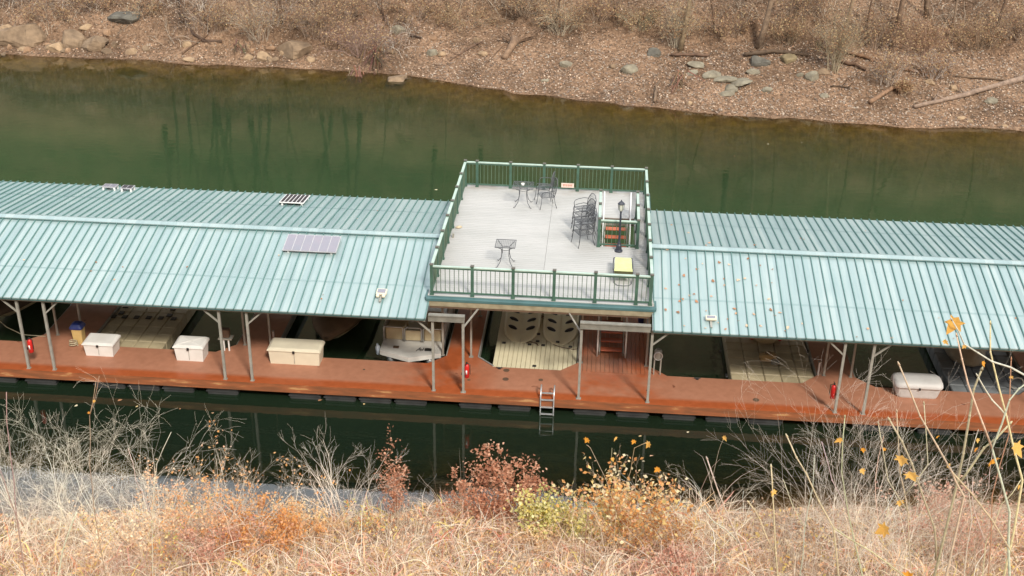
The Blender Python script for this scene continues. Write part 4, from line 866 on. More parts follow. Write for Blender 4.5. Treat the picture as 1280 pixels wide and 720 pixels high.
# foreground saplings drawn as measured polylines at a real distance from the bank
def maple(mb,p,s,rs,c):
    mb.col=c; a=Vector((rs.gauss(0,.6),rs.gauss(0,.4),-1)).normalized(); n=Vector((rs.gauss(0,.5),-1,rs.gauss(.2,.4))); b_=a.cross(n).normalized(); n=a.cross(b_).normalized()
    out=[(0,-.1),(.22,.05),(.55,-.02),(.38,.22),(.62,.5),(.3,.5),(.22,.7),(0,1.05),(-.22,.7),(-.3,.5),(-.62,.5),(-.38,.22),(-.55,-.02),(-.22,.05)]
    cc=mb.vert(p+a*s*.35+n*s*.10); ids=[mb.vert(p+a*s*v+b_*s*u*.85-n*s*(abs(u)*.22+.1*v*v)) for u,v in out]
    for i in range(len(ids)): mb.face((cc,ids[i],ids[(i+1)%len(ids)]))
def sapling(label,y,lines,leaves=(),colr=(.66,.56,.43),r=(.016,.006),bud=True,seed=0,name='sapling'):
    rs=random.Random(seed); base=at(*lines[0][0],y); g=gnear(base.x,y)
    t=thing(name,label,'sapling',(base.x,y,g-.05),0,'saplings in the right foreground' if name=='sapling' else None); O=Vector(t.location)
    b=MB()
    for li,ln in enumerate(lines):
        b.col=tuple(k*rs.uniform(.85,1.15) for k in colr)
        pts=[at(px,py,y+ (0 if li==0 else .08*math.sin(i*1.3+li)*i/len(ln)))-O for i,(px,py) in enumerate(ln)]
        if li==0: pts=[Vector((0,0,0)) if pts[0].z>.1 else pts[0]-Vector((0,0,.1))]+pts
        # subdivide with small kinks
        q=[pts[0]]
        for u,v in zip(pts,pts[1:]):
            m_=(u+v)/2+Vector((rs.gauss(0,.006),rs.gauss(0,.02),0)); q+= [m_,v]
        k=len(q); r0=(r[0] if li==0 else r[0]*.7)*.8; r1=r[1]*.8
        b.tube(q,[r0+(r1-r0)*i/(k-1) for i in range(k)],6,0)
        for i in range(2,k-1): b.ellip(q[i],(r1*1.7,r1*1.7,r1*2.2),6,4)
        if bud: b.tube([q[-1],q[-1]+(q[-1]-q[-2]).normalized()*.035],[r1*1.9,r1*.6],6)
    b.build('stem',M['twig'],t,True)
    for px,py,s in leaves:
        l=MB(); maple(l,at(px,py,y)-O,s,rs,rs.choice([(.80,.36,.05),(.72,.30,.05),(.84,.50,.14),(.75,.42,.10)])); l.build('leaf',M['leaf'],t)
    return t
sapling('tall sapling leaning left with a single orange leaf at its tip, right edge',-23.5,[[(1262,720),(1262,640),(1240,560),(1262,500),(1290,474)],[(1290,474),(1240,452),(1205,430),(1190,400)],[(1240,560),(1210,480),(1196,420)]],[(1197,398,.145),(1268,555,.13),(1240,575,.12),(1180,425,.05)],seed=1)
sapling('straight pale sapling rising beside the roof corner at right',-23,[[(1255,720),(1278,600),(1258,520),(1238,440),(1238,405)],[(1258,520),(1240,500),(1222,470)]],[(1228,452,.05)],(.66,.57,.42),seed=2)
sapling('thick brown sapling with a forked base and blunt tip left of the pale one',-22.8,[[(1168,720),(1195,610),(1212,520),(1227,462)],[(1195,610),(1230,560),(1262,530)],[(1170,700),(1168,660),(1140,580),(1112,525)]],[(1207,432,.04),(1110,660,.14),(1185,580,.05)],(.50,.40,.27),(.018,.010),seed=3)
sapling('slanting sapling crossing the rounded dock box to the lower right',-23.6,[[(1205,620),(1190,590),(1150,520),(1124,456)],[(1190,590),(1240,650),(1270,700)]],[(1128,570,.12),(1137,590,.12),(1220,560,.05)],(.62,.5,.32),(.013,.007),seed=4)
sapling('short slanting sapling with a swollen bud in front of dark water',-22.5,[[(1048,720),(1042,660),(1008,592),(984,546)],[(1042,660),(1090,690),(1130,720)]],[(985,695,.06)],(.6,.48,.3),(.013,.008),seed=5)
sapling('upright stem with a curled orange leaf left of the slanting sapling',-22.4,[[(972,720),(968,660),(966,620),(964,584)],[(968,690),(950,650),(936,628)]],[(968,612,.07)],(.6,.5,.34),(.010,.008),seed=6)
sapling('thin sapling bent at mid height, leftmost of the foreground saplings',-22.2,[[(940,720),(925,680),(900,620),(884,574)],[(925,680),(905,660),(882,640)]],[],(.62,.52,.36),(.010,.008),seed=7)
sapling('slender grey sapling through the middle of the bare shrub',-21,[[(1078,720),(1060,640),(1052,590),(1056,522)],[(1060,640),(1040,600),(1028,555)]],[(1052,548,.09),(1079,560,.06)],(.55,.46,.36),(.010,.006),seed=8)
sapling('slender sapling with sparse orange leaves beneath the rounded dock box',-21,[[(1140,720),(1135,640),(1125,590),(1121,515)],[(1135,640),(1110,600),(1098,530)],[(1130,620),(1160,580),(1155,505)]],[(1125,625,.10),(1077,586,.07),(1135,715,.14),(1172,545,.05)],(.58,.47,.34),(.010,.006),seed=9)
sapling('tall thin brown shoot at the far right edge',-22.5,[[(1235,720),(1240,620),(1262,540),(1264,450)]],[(1263,470,.04)],(.5,.28,.16),(.007,.005),seed=10)
sapling('pair of thin dark saplings side by side at the bottom left corner',-20.5,[[(32,720),(22,650),(5,600),(-10,560)],[(32,720),(20,640),(12,560),(8,490)]],[],(.42,.28,.20),(.012,.006),seed=11,bud=False)
sapling('pale upright stem on the left foreground brush',-18,[[(191,720),(190,650),(196,580),(214,540)],[(190,650),(170,600),(160,560)]],[],(.72,.62,.46),(.009,.005),seed=12,bud=False)
sapling('brown shoot with curled tip leaves standing above the left brush',-16.5,[[(118,640),(112,580),(112,520),(120,476)],[(112,520),(118,500),(124,470)]],[(110,515,.05),(118,500,.05)],(.42,.26,.17),(.010,.006),seed=13,bud=False)
sapling('short pale stem in the lower left foreground leaning right',-19,[[(70,730),(78,690),(88,660),(96,640)]],[],(.74,.62,.46),(.016,.010),seed=14,bud=False)
sapling('thin dark stalk standing at the bottom right of centre',-18,[[(727,720),(731,680),(735,642)]],[],(.3,.2,.12),(.008,.006),seed=15,bud=False)
sapling('leaf tipped shoot standing highest above the pale yellow shrub',-9.5,[[(770,640),(758,600),(738,560),(733,556)],[(758,600),(764,580),(765,560)],[(770,640),(788,590),(793,560),(812,552)]],[(735,548,.16),(770,546,.12),(793,550,.12),(812,553,.17),(765,572,.10),(824,585,.16)],(.45,.33,.22),(.012,.006),seed=16,bud=False)
sapling('lone thin stalk with one leaf right of the pale yellow shrub',-9.5,[[(885,640),(890,600),(898,565),(905,548)]],[(905,545,.13)],(.45,.33,.22),(.008,.004),seed=17,bud=False)

sapling('thin grey stem beside the slanting sapling with the swollen bud',-22,[[(1000,720),(1006,660),(1016,610),(1018,572)],[(1006,660),(990,630),(980,602)]],[],(.62,.54,.42),(.008,.004),seed=21)
sapling('thin pale stem crossing behind the upright orange leafed one',-20,[[(1088,720),(1098,650),(1094,600),(1104,548)],[(1098,650),(1120,612),(1130,580)]],[(1106,560,.05)],(.66,.58,.46),(.008,.004),seed=22)
sapling('fine grey twig close to the thick brown forked sapling',-21.5,[[(1205,720),(1215,650),(1208,590),(1222,540)],[(1215,650),(1236,610),(1240,570)]],[(1222,548,.05)],(.6,.53,.43),(.007,.004),seed=23)
sapling('fine twig in the bottom right corner bent to the right',-22.5,[[(1228,720),(1232,680),(1252,630),(1276,600)],[(1232,680),(1218,640),(1216,600)]],[(1274,606,.05)],(.64,.55,.42),(.008,.004),seed=24)
# dry grass and weeds (uncountable)
def blades(n,x0,x1,ytop,ybot,h,w,pal,name,lab,cat,sheet=near,zmin=.03,yfn=None):
    x=nr.uniform(x0,x1,n); y=nr.uniform(ybot,ytop,n); z=sheet.z(x,y); k=z>zmin; x,y,z=x[k],y[k],z[k]; n=len(x)
    cl=np.array([noise.noise(Vector((a*.9,b_*.9,2))) for a,b_ in zip(x,y)])
    H=nr.uniform(h[0],h[1],n)*np.clip(1+1.6*cl,.25,2); a=nr.uniform(0,2*np.pi,n); tl=np.abs(nr.normal(.55,.5,n)); dx=np.cos(a)*tl*H; dy=np.sin(a)*tl*H
    ww=nr.uniform(w[0],w[1],n); b_=nr.uniform(0,np.pi,n); wx_=np.cos(b_)*ww/2; wy_=np.sin(b_)*ww/2*.4
    P0=np.stack([x-wx_,y-wy_,z-.03],1); P1=np.stack([x+wx_,y+wy_,z-.03],1)
    mx,my,mz=x+dx*.4,y+dy*.4,z+H*.62; P2=np.stack([mx+wx_*.7,my+wy_*.7,mz],1); P3=np.stack([mx-wx_*.7,my-wy_*.7,mz],1)
    T=np.stack([x+dx*1.15,y+dy*1.15,z+H*(.95-.25*tl)],1); T2=T+np.stack([wx_*.2,wy_*.2,0*x],1)
    V=np.concatenate([np.stack([P0,P1,P2,P3],1),np.stack([P3,P2,T2,T],1)]); pal=np.array(pal)
    C=pal[nr.integers(0,len(pal),n)]*nr.uniform(.7,1.2,n)[:,None]; C=np.clip(np.concatenate([C,C]),0,1)
    o=soup(name,V,C,4,M['grassm']); tag(o,lab,cat,None,'stuff'); return o
def tangle(n,x0,x1,y0,y1,L,w,pal,name,lab,cat,sheet,mind,mat,up=(.5,1.3),grav=.5,keep=None):
    x=nr.uniform(x0,x1,n); y=nr.uniform(y0,y1,n); z=sheet.z(x,y); k=z>mind
    if keep is not None: k&=keep(x,y)
    cl=np.array([noise.noise(Vector((a*.45,b_*.45,7))) for a,b_ in zip(x,y)]); k&=(nr.uniform(-.35,.45,n)<cl)
    x,y,z,cl=x[k],y[k],z[k],cl[k]; n=len(x); LL=nr.uniform(L[0],L[1],n)*(1+.8*cl); a=nr.uniform(0,2*np.pi,n)
    d=np.stack([np.cos(a),np.sin(a),nr.uniform(up[0],up[1],n)],1); d/=np.linalg.norm(d,axis=1)[:,None]
    p=np.stack([x,y,z-.02],1); ns_=6; W_=nr.uniform(w[0],w[1],n); V=[]; side=np.stack([-np.sin(a),np.cos(a),nr.normal(0,.5,n)],1)
    for i in range(ns_):
        q=p+d*(LL/ns_)[:,None]; q[:,2]=np.maximum(q[:,2],sheet.z(q[:,0],q[:,1])+.02); w0=W_*(1-i/ns_*.8); w1=W_*(1-(i+1)/ns_*.8)
        V.append(np.stack([p-side*w0[:,None]/2,p+side*w0[:,None]/2,q+side*w1[:,None]/2,q-side*w1[:,None]/2],1)); p=q
        d=d+np.stack([nr.normal(0,.22,n),nr.normal(0,.22,n),nr.normal(-grav/ns_*2,.15,n)],1); d/=np.linalg.norm(d,axis=1)[:,None]
    pal=np.array(pal); C=pal[nr.integers(0,len(pal),n)]*nr.uniform(.75,1.2,n)[:,None]; C=np.clip(np.concatenate([C]*ns_),0,1)
    o=soup(name,np.concatenate(V),C,4,mat); tag(o,lab,cat,None,'stuff'); return o
NP=[(.93,.80,.60),(.88,.70,.52),(.66,.46,.33),(.97,.90,.74),(.40,.24,.17),(.86,.64,.52),(.9,.76,.5),(.26,.17,.11)]
tangle(34000,-17,22,-14,-5.7,(.4,1.7),(.010,.022),[(.93,.82,.64),(.84,.66,.52),(.97,.88,.74),(.62,.42,.32),(.34,.22,.15),(.9,.72,.56)],'bramble_tangle','tangled pale bramble and twig litter arching over the near bank','brambles',near,.05,M['grassm'],(.3,1.6),.9)
tangle(16000,-17,22,-14,-5.9,(.2,.75),(.03,.07),[(.94,.66,.42),(.96,.80,.58),(.88,.56,.32),(.78,.52,.26),(.66,.26,.16),(.84,.66,.30),(.74,.60,.2),(.72,.36,.28)],'leafy_undergrowth','patches of orange, red and yellow leaved undergrowth on the near bank','undergrowth',near,.05,M['grassm'],(.8,2),.6)
tangle(26000,-42,-6,34.5,48,(.6,1.7),(.016,.03),[(.30,.22,.16),(.44,.36,.29),(.20,.13,.10),(.52,.45,.37),(.14,.09,.07)],'shore_brush','dense purple brown hanging brush above the left part of the far shore','brush',far,.5,M['litter'],(.5,1.8),.75,lambda x,y: (y-np.interp(x,XS,YS))>np.where(x<-21,3.2,1.6))
tangle(42000,-42,38,33,50,(.5,1.6),(.016,.032),[(.30,.22,.15),(.42,.34,.25),(.18,.12,.08),(.50,.42,.32),(.30,.2,.13),(.12,.085,.06)],'hillside_undergrowth','dense brown twiggy undergrowth covering the far slope above the beach','undergrowth',far,.4,M['litter'],(.4,1.6),.7,lambda x,y: (y-np.interp(x,XS,YS))>np.interp(x,[-40,-12,-6,4,10,26],[.9,1.6,5.8,6.4,6.6,7.0]))
blades(60000,-17,22,-5.2,-13.5,(.08,.34),(.008,.018),NP,'dry_grass','tangled dry grass and weed stems covering the near bank','grass')
blades(9000,-17,22,-5.3,-13,(.35,.85),(.008,.014),[(.66,.52,.38),(.5,.36,.26),(.74,.64,.48)],'weed_stalks','taller dry weed stalks rising out of the near bank grass','weeds')
tag(scatter(near,30000,-17,22,-13.5,-5.2,(.05,.13),[(.86,.50,.26),(.90,.64,.38),(.6,.3,.15),(.94,.76,.5),(.78,.42,.28),(.84,.66,.2)],.9,'fallen_leaf_cover',M['leaf'],.10),'fallen orange and tan leaves caught in the near bank grass','leaves',None,'stuff')
blades(14000,-22,26,-13,-30,(.15,.5),(.01,.02),NP,'slope_grass','dry grass on the steep slope below the viewpoint','grass')

# ---------------------------------------------------------------- far bank things
FG='rocks on the far bank'
def rock(px,py,w,h,label,c,ang=0,flat=.5,seed=0,group=FG):
    p=groundfar(px,py) if not isinstance(px,tuple) else Vector(px); sc=(p-CAM).dot(fwd)/F; a=w*sc/2; hh=max(.05,h*sc/1.15)
    b=MB(); b.col=c; rs=random.Random(seed)
    # angular boulder: ellipsoid cut by random planes
    nu,nv=16,10; pl=[(Vector((rs.gauss(0,1),rs.gauss(-.2,1),rs.gauss(.3,.8))).normalized(),rs.uniform(.55,.85)) for _ in range(9)]
    b.ellip((0,0,0),(1,1,1),nu,nv)
    vs=[]
    for v in b.v:
        d=Vector(v); k=1.0
        for n_,o_ in pl:
            t_=d.dot(n_)
            if t_>o_: d-=n_*(t_-o_)*.93
        d*=1+.10*noise.noise(d*2.5+Vector((seed,0,0)))
        vs.append((d.x*a*1.15,d.y*a*.85,d.z*hh*.75))
    b.v=vs; o=b.build('rock',M['rock'],None,False); o.location=(p.x,p.y,p.z+hh*.12); o.rotation_euler=(rs.uniform(-.2,.2),rs.uniform(-.25,.25)+ang*.3,ang); tag(o,label,'rock',group); return o
TN=(.60,.50,.40); GR=(.62,.66,.62); PK=(.8,.6,.46); LT=(.92,.77,.60); BL=(.34,.38,.40)
rl=[(30,50,56,30,'big brown boulder at the far left edge of the shore',TN),(8,48,30,26,'pale tan boulder cut by the left frame edge',LT),(95,54,38,24,'jagged tan outcrop second from the left',TN),(72,63,26,16,'pale yellow rock at the waterline below the left outcrop',LT),(120,58,38,18,'sloping tan slab right of the left outcrop',TN),
(160,24,44,16,'dark blue grey boulder up the left slope',BL),(107,35,16,8,'small cream stone above the left outcrop',LT),(134,42,14,8,'small pinkish stone between left boulders',PK),(368,66,48,24,'rounded tan boulder at the waterline under hanging twigs',TN),(330,74,22,14,'broken pale rock at the waterline left of the rounded boulder',LT),(310,74,14,9,'small white rock at the waterline',LT),(388,76,12,9,'white edged stone at the waterline right of the rounded boulder',LT),
(498,40,18,12,'grey block on the beach left of the stump',GR),(540,68,14,10,'rounded grey stone low on the beach',GR),(552,69,11,8,'rounded pale stone touching the low grey stone',LT),(597,52,12,8,'pale stone above the stump branch',LT),(604,69,12,9,'yellowish stone beside the fallen branch',LT),(490,66,14,7,'flat tan stone near the overhanging root',TN),(541,48,10,6,'small stone up the beach left of the stump',PK),
(708,81,16,9,'grey triangular stone right of the stump',GR),(788,89,24,12,'large grey rounded stone on the right beach',GR),(817,68,20,11,'dark wedge shaped rock below the ledge',BL),(682,102,12,6,'low grey stone near the waterline right of the stump',GR),(768,84,12,7,'small tan stone left of the large grey one',TN),
(872,82,24,8,'greenish slab left end of the slab field',GR),(866,93,16,8,'small greenish slab below the left end of the slabs',GR),(890,95,22,8,'thin greenish slab leaning in the slab field',GR),(905,100,30,8,'long flat greenish slab in the middle of the slab field',GR),(925,104,32,8,'long pale greenish slab running down the slab field',GR),(914,111,22,8,'lower greenish slab in the slab field',GR),(908,118,22,6,'lowest flat slab near the waterline',GR),(957,114,16,7,'pale grey slab right of the slab field',GR),(948,79,28,14,'dark blue grey block under the ledge',BL),(942,91,18,7,'flat grey slab below the dark block',GR),
(1016,99,20,14,'upright grey slab leaning on the right beach',GR),(1030,91,14,8,'tan slab beside the upright grey slab',TN),(1031,121,12,6,'small grey stone near the water, right beach',GR),(985,76,22,14,'mossy brown rock under the ledge',(.6,.56,.40)),(1000,95,10,6,'small stone between the slabs',GR),(1162,105,12,10,'pale post shaped stone near the fallen sticks',LT),(1191,113,13,9,'round cream stone on the right beach',LT),(1239,127,16,9,'grey stone beside the long driftwood log',GR),(1202,148,12,5,'white stone at the right waterline',LT),(1213,153,10,5,'small pale stone at the right waterline',LT),(862,130,8,5,'tiny white stone at the waterline under the root cluster',LT),(1255,158,9,5,'tiny pale stone at the far right waterline',LT)]
for i,(px,py,w,h,lab,c) in enumerate(rl): rock(px,py,w,h,lab,c,random.Random(i).uniform(-.6,.6),seed=i+3)
for i in range(26):
    px=rng.choice([rng.uniform(0,150),rng.uniform(150,390)]); py=rng.uniform(50,70)+ (px*.03)
    rock(px,py,rng.uniform(7,17),rng.uniform(5,11),'small rough tan stone in the jumble along the left far shore',rng.choice([TN,LT,PK,(.5,.42,.34)]),rng.uniform(-1,1),seed=200+i,group='small stones along the left far shore')
p=groundfar(500,96); 
rk=rock(495,105,34,9,'pale flat rock just under the shallow water near the overhanging root',TN,0,seed=77); rk.location.z=-.02
def log(label,pts,r,c,cat='driftwood',name='driftwood_log',branches=0,seed=0,lift=.06):
    rs=random.Random(seed); P3=[groundfar(a,b_)+Vector((0,0,lift+(r[0]))) for a,b_ in pts]
    O=P3[0].copy(); t=thing(name,label,cat,O,0,'fallen wood on the far bank'); q=[P3[0]-O]
    for u,v in zip(P3,P3[1:]):
        for k in range(1,4): q.append(u.lerp(v,k/3)-O+Vector((rs.gauss(0,.02),rs.gauss(0,.02),rs.gauss(0,.015))))
    n=len(q); b=MB(); b.col=c; b.tube(q,[r[0]+(r[1]-r[0])*i/(n-1)+rs.uniform(-.1,.1)*r[1] for i in range(n)],8); b.build('trunk',M['bark'],t,True)
    if branches:
        for k in range(branches):
            b=MB(); b.col=c; i=rs.randint(1,n-2); grow(b,q[i],Vector((rs.gauss(0,.6),rs.gauss(0,.5),rs.uniform(.1,.6))),rs.uniform(.5,1.3),r[1]*.6,1,None,0,.7,4,(1,3),rs); b.build('broken_branch',M['bark'],t)
LC=(1.3,1.15,1.1)
log('long grey driftwood log slanting down the right beach',[(1142,137),(1180,128),(1220,118),(1290,98)],(.10,.16),(1.5,1.35,1.3),seed=1,branches=3)
log('short stout log lying beside the brushy twigs, right beach',[(1086,132),(1105,120),(1123,110)],(.13,.10),(1.45,1.1,.85),seed=2)
log('thin dark stick above the long driftwood log',[(1194,98),(1230,100),(1262,103)],(.05,.06),(.8,.65,.5),seed=3)
log('long fallen trunk along the ledge at right',[(1056,68),(1085,76),(1120,88),(1155,94)],(.10,.07),(1.2,.85,.6),seed=4,branches=5)
log('dark root log half buried under the ledge',[(1050,80),(1068,84),(1082,90)],(.09,.06),(.7,.5,.38),seed=5,branches=2)
log('dark log along the ledge left of the slab field',[(838,71),(862,71),(886,72)],(.07,.08),(.8,.6,.5),seed=6)
log('mossy fallen trunk in the shade of the ledge',[(930,72),(965,68),(1010,72)],(.12,.10),(.6,.5,.4),seed=7,branches=3)
log('thin branch pointing down the beach left of the stump',[(562,78),(580,66),(602,54)],(.03,.05),(.8,.6,.5),seed=8,branches=2)
log('thin stick lying on the beach below the stump',[(606,84),(618,70),(628,60)],(.03,.03),(.9,.7,.55),seed=9)
log('dark curved fallen branch on the left slope',[(278,55),(255,54),(243,46),(232,25),(222,0)],(.10,.07),(.55,.42,.35),seed=10,branches=5)
log('leaning dark stem above the curved branch',[(262,42),(256,20),(254,0)],(.06,.05),(.55,.42,.35),seed=11)
log('split stick at the waterline below the curved branch',[(228,70),(240,60),(262,45)],(.06,.04),(.8,.6,.45),seed=12,branches=2)
log('dark short log on the beach left of the stump',[(512,46),(520,48),(527,50)],(.07,.04),(.5,.4,.35),seed=13,branches=1)
log('dark stick on the right beach below the upright slab',[(1038,110),(1052,110),(1062,113)],(.04,.04),(.5,.4,.3),seed=14,branches=2)
log('broad leaning root post at the waterline right of the large stone',[(818,130),(820,115),(824,104)],(.08,.05),(1.1,.95,.8),seed=15)
# stump with spread roots
p=groundfar(642,60); t=thing('tree_stump','upturned grey stump with spreading roots on the beach','stump',p)
b=MB(); b.col=(1.35,1.1,.9); s0=groundfar(630,76)-p; b.tube([s0+Vector((0,0,.12)),s0*.5+Vector((0,0,.2)),Vector((0,0,.3)),Vector((.05,.2,.4))],[.19,.17,.22,.30],10); b.build('trunk',M['bark'],t,True)
rs=random.Random(4)
for a in (-60,-30,-8,15,40,65,90):
    b=MB(); b.col=(.95,.75,.6); d=Vector((math.sin(R(a)),.35,.2)); grow(b,Vector((0,.15,.32)),d,rs.uniform(.9,1.6),.09,1,None,.05,.6,4,(1,3),rs); b.build('root',M['bark'],t)
# root clusters hanging at the ledge
def roots(px,py,label,n,L,c,seed):
    p=groundfar(px,py); t=thing('root_cluster',label,'roots',p+Vector((0,0,.1)),0,'exposed root clusters on the far bank'); rs=random.Random(seed); b=MB()
    for i in range(n):
        b.col=tuple(k*rs.uniform(.7,1.2) for k in c); grow(b,Vector((rs.gauss(0,.2),rs.gauss(0,.1),rs.uniform(.2,.6)*L)),Vector((rs.gauss(0,.5),-.6,-.7)),L*rs.uniform(.6,1.2),.035,1,None,.05,.6,4,(2,3),rs,-.05)
    b.build('root_strands',M['bark'],t)
roots(850,105,'pale tangle of exposed roots left of the slab field',14,1.3,(1.1,.9,.75),1)
roots(470,78,'dark root mass spilling over the water near the left brush',26,1.6,(.75,.55,.45),2)
roots(448,98,'drooping twig tangle touching the water',18,1.2,(1.2,.95,.75),3)
roots(1030,60,'roots hanging from the ledge at right',12,1.0,(.8,.6,.45),4)
roots(300,62,'thin roots above the broken pale rock',10,.9,(.9,.7,.55),5)

def brush(px,py,Hpx,Wpx,label,c,seed,stems=20,droop=.12,leafp=None,prob=.2,spread=.7,depth=2):
    p=groundfar(px,py); sc=(p-CAM).dot(fwd)/F
    return shrub('far_brush','brush',label,p.x,p.y,Hpx*sc*1.05,Wpx*sc,stems,depth,c,seed,leafp,1,(.07,.13),prob,droop,spread,.022,.12,(4,7),'dry brush thickets on the far bank',lambda x,y: float(far.z(x,y)),wob=.42)
BR=(.30,.22,.16); BG=(.40,.33,.25); DL=[(.42,.26,.15),(.55,.40,.22),(.30,.17,.10)]
for i,a in enumerate([(455,70,62,80,'purple brown twiggy thicket hanging over the shore left of the beach',(.30,.20,.16),28,.2),(395,45,55,70,'dense grey brown thicket above the rounded boulder',BR,26,.15),(325,50,60,60,'pale hanging twigs above the waterline rocks',BG,22,.18),(275,40,45,50,'brown thicket behind the curved fallen branch',BR,18,.1),(430,25,45,70,'thicket high on the slope left of the beach',BR,20,.12),(585,28,36,120,'low leafy thicket along the top of the beach',(.33,.25,.16),26,.2),(515,22,36,80,'low thicket above the grey block',BR,20,.15),(700,42,55,60,'tall pale hanging vines right of the stump',(.42,.35,.25),26,.22),(745,25,36,60,'brown thicket right of the hanging vines',BR,18,.1),(655,20,40,60,'thicket straight above the stump',(.36,.28,.2),20,.15),(845,58,60,40,'pale vine covered stems at the left end of the ledge',(.42,.36,.26),20,.08),(905,45,40,70,'dim thicket above the slab field',BR,18,.1),(1043,90,85,36,'tall pale leafy stem clump rising above the ledge',(.40,.33,.22),20,.02),(1095,60,50,60,'dark thicket above the ledge trunk',BR,20,.1),(1150,70,55,60,'reddish brown thicket on the upper right slope',(.34,.22,.15),22,.12),(1220,60,50,80,'dense brown thicket at the upper right',(.33,.24,.16),22,.12),(1270,50,50,60,'brown thicket cut by the right frame edge',BR,18,.12),(1108,105,45,46,'bare pale spreading twigs on the ledge beside the short log',(.45,.37,.3),16,.0),(1165,98,40,50,'fan of thin pale twigs above the driftwood log',(.5,.42,.36),16,.0),(1128,118,20,26,'tuft of dry stems right of the short log',(.5,.38,.26),14,.05),(60,22,30,80,'dark thicket above the big left boulder',BR,18,.12),(180,18,28,60,'low thicket behind the dark blue boulder',BG,16,.12),(120,10,30,70,'thicket at the upper left slope',BR,16,.1),(983,55,45,50,'brown thicket above the mossy rock',(.3,.22,.14),18,.12),(1000,20,40,60,'thicket at the top edge right of the tall trunk',BR,16,.1),(800,38,36,60,'green grey low thicket above the dark wedge rock',(.3,.27,.18),18,.12)]):
    brush(a[0],a[1],a[2],a[3],a[4],a[5],100+i,int(a[6]*1.5),a[7],DL,.35)

# trees on the far slope
def tree(x,y,H,r,label,seed,c=(1,.9,.8),depth=3):
    rs=random.Random(seed); z=float(far.z(x,y))-.1; t=thing('bare_tree',label,'tree',(x,y,z),0,'bare trees on the far slope')
    b=MB(); b.col=c; pts=[Vector((0,0,0))]; d=Vector((rs.gauss(0,.08),-.05,1))
    for i in range(9): d=(d+Vector((rs.gauss(0,.06),rs.gauss(0,.05),.1))).normalized(); pts.append(pts[-1]+d*H/9)
    rad=[r*(1.35 if i==0 else 1)*(1-.8*i/9) for i in range(10)]; b.tube(pts,rad,8); b.build('trunk',M['bark'],t,True)
    b=MB(); b.col=tuple(k*.9 for k in c)
    for k in range(16):
        f=rs.uniform(.3,.98); i=min(8,int(f*9)); q=pts[i].lerp(pts[i+1],f*9-i); a=rs.uniform(0,6.28)
        grow(b,q,Vector((math.cos(a),math.sin(a),.75)),H*(.12+.22*(1-f)),rad[i]*.42,depth-1,None,0,.6,4,(3,4),rs)
    b.build('crown',M['bark'],t)
def treepx(px,py,H,r,label,seed,c): p=groundfar(px,py); tree(p.x,p.y,H,r,label,seed,c)
treepx(948,60,11,.17,'straight grey trunk rising above the slab field',1,(1.3,1.15,1.0)); treepx(850,62,10,.14,'vine wrapped pale trunk at the left end of the ledge',2,(1.5,1.4,1.1))
for i,(px,py,r_,lab) in enumerate([(228,28,.07,'slim bare trunk on the left slope beside the curved fallen branch'),(318,34,.06,'slim bare trunk above the broken pale rock'),(352,30,.08,'slim dark trunk above the rounded tan boulder'),(402,30,.07,'slim trunk inside the grey brown thicket'),(480,26,.06,'slim trunk above the grey block on the beach'),(560,18,.07,'slim trunk behind the low leafy thicket'),(694,36,.07,'slim leaning trunk among the pale hanging vines'),(770,22,.08,'slim trunk left of the vine wrapped one'),(893,40,.06,'slim trunk between the vine wrapped and the straight grey one'),(985,40,.07,'slim trunk above the mossy rock'),(1082,40,.06,'slim trunk right of the tall leafy stem clump'),(1190,38,.07,'slim trunk above the long driftwood log'),(1245,36,.08,'slim trunk near the upper right corner')]):
    treepx(px,py,8,r_,lab,60+i,(1.1,.95,.8) if i%2 else (.7,.55,.45))
treepx(1046,78,11,.13,'pale slim trunk in the leafy stem clump',3,(1.4,1.25,1.0)); treepx(1120,42,12,.16,'brown trunk at the upper right above the thickets',4,(1.1,.9,.75)); treepx(1158,22,12,.13,'slimmer trunk right of the brown trunk, upper right',5,(1,.85,.7))
for i in range(24):
    if i<13: x=rng.uniform(-27,-10); y=rng.uniform(42.5,50); r_=rng.uniform(.10,.20)
    else: x=rng.uniform(-32,40); y=rng.uniform(44,64); r_=rng.uniform(.12,.24)
    tree(x,y,rng.uniform(9,15),r_,'bare tree upslope seen only as a dark reflection in the water',30+i,(.45,.4,.35),2)

# floating leaves
V=[];C=[]
for px,py in [(171,508),(225,511),(95,507),(845,178+320),(885,495),(596,508),(632,500),(870,500),(905,512),(690,505),(400,500),(455,505),(520,502),(960,180),(918,195),(1002,178),(545,237),(150,480+20),(1010,520),(860,540),(800,545)]:
    p=atz(px,py,.006); s=rng.uniform(.04,.09); a=rng.uniform(0,6)
    V.append([(p.x+math.cos(a+k)*s*r_,p.y+math.sin(a+k)*s*r_,.006) for k,r_ in ((0,1),(1.3,.5),(2.6,.9),(4,.6),(5.1,.8))]); C.append(rng.choice([(.6,.42,.2),(.4,.2,.1),(.7,.6,.4)]))
tag(soup('floating_leaves',np.array(V),np.array(C),5,M['litter']),'few dry leaves floating on the dark water','leaves',None,'stuff')

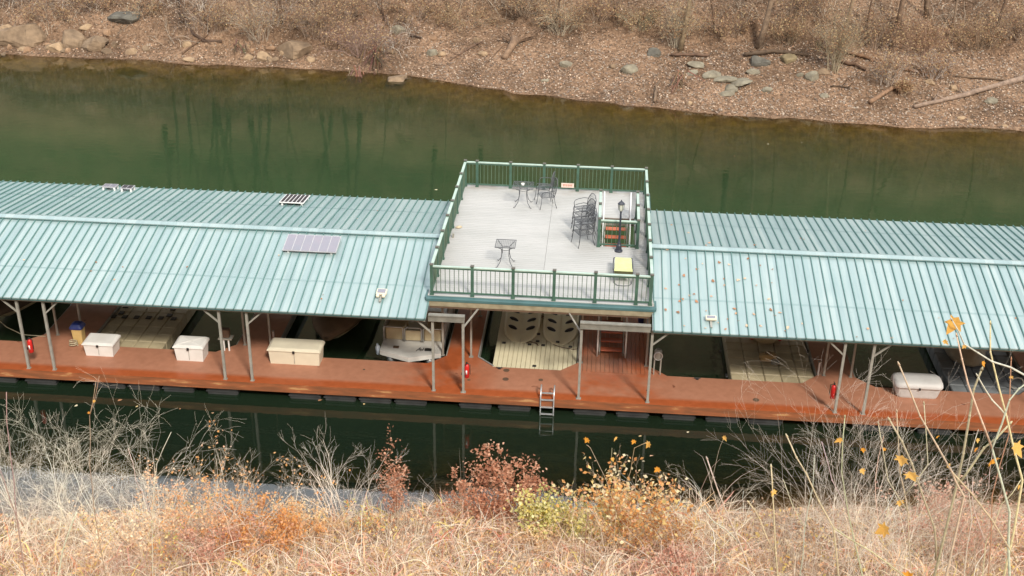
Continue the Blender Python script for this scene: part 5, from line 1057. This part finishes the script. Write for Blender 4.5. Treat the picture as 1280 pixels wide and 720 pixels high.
# ---------------------------------------------------------------- light, sky, camera
SE,SAZ=R(43),R(27)                                          # elevation; azimuth east of due-front (from -y towards +x)
sd_=Vector((math.sin(SAZ)*math.cos(SE),-math.cos(SAZ)*math.cos(SE),math.sin(SE)))
sun=bpy.data.lights.new('sun','SUN'); sun.energy=3.3; sun.angle=R(9); sun.color=(1,.95,.86)
so=bpy.data.objects.new('sun',sun); col.objects.link(so); so.rotation_euler=sd_.to_track_quat('Z','Y').to_euler(); so.location=(20,-40,60)
w=bpy.data.worlds.new('World'); scene.world=w; w.use_nodes=True; nt=w.node_tree
sk=nt.nodes.new('ShaderNodeTexSky'); sk.sky_type='NISHITA'; sk.sun_disc=False; sk.sun_elevation=SE; sk.sun_rotation=math.atan2(sd_.x,sd_.y); sk.dust_density=3.5; sk.air_density=1.0; sk.ozone_density=.6
tc=nt.nodes.new('ShaderNodeTexCoord'); cl_=noi(nt,1.6,6,tc.outputs['Generated']); fac=mth(nt,'MULTIPLY_ADD',cl_,1.1,.05,True)   # thin bright cloud veil
sxx=nt.nodes.new('ShaderNodeSeparateXYZ'); nt.links.new(tc.outputs['Generated'],sxx.inputs[0])
br=mth(nt,'MULTIPLY_ADD',mth(nt,'MAXIMUM',sxx.outputs[1],0),1.5,.75)      # the veil is brighter over the far ridge
cb=nt.nodes.new('ShaderNodeVectorMath'); cb.operation='SCALE'; cb.inputs[0].default_value=(15.5,16.2,17.0); nt.links.new(br,cb.inputs['Scale'])
nt.links.new(mixc(nt,fac,sk.outputs[0],cb.outputs[0]),nt.nodes['Background'].inputs[0]); nt.nodes['Background'].inputs[1].default_value=.11
cd=bpy.data.cameras.new('camera'); cam=bpy.data.objects.new('camera',cd); col.objects.link(cam); cam.location=CAM
from mathutils import Matrix
mm=Matrix((r2,u2,-fwd)).transposed(); cam.rotation_euler=mm.to_euler(); cd.sensor_width=36; cd.lens=F/1280*36; cd.clip_end=600; cd.clip_start=.1
scene.camera=cam
vs=scene.view_settings; vs.view_transform='Standard'; vs.look='None'; vs.exposure=0.33; vs.gamma=1; vs.use_curve_mapping=False
scene.cycles.max_bounces=8; scene.cycles.transparent_max_bounces=8
scene.cycles.use_denoising=True
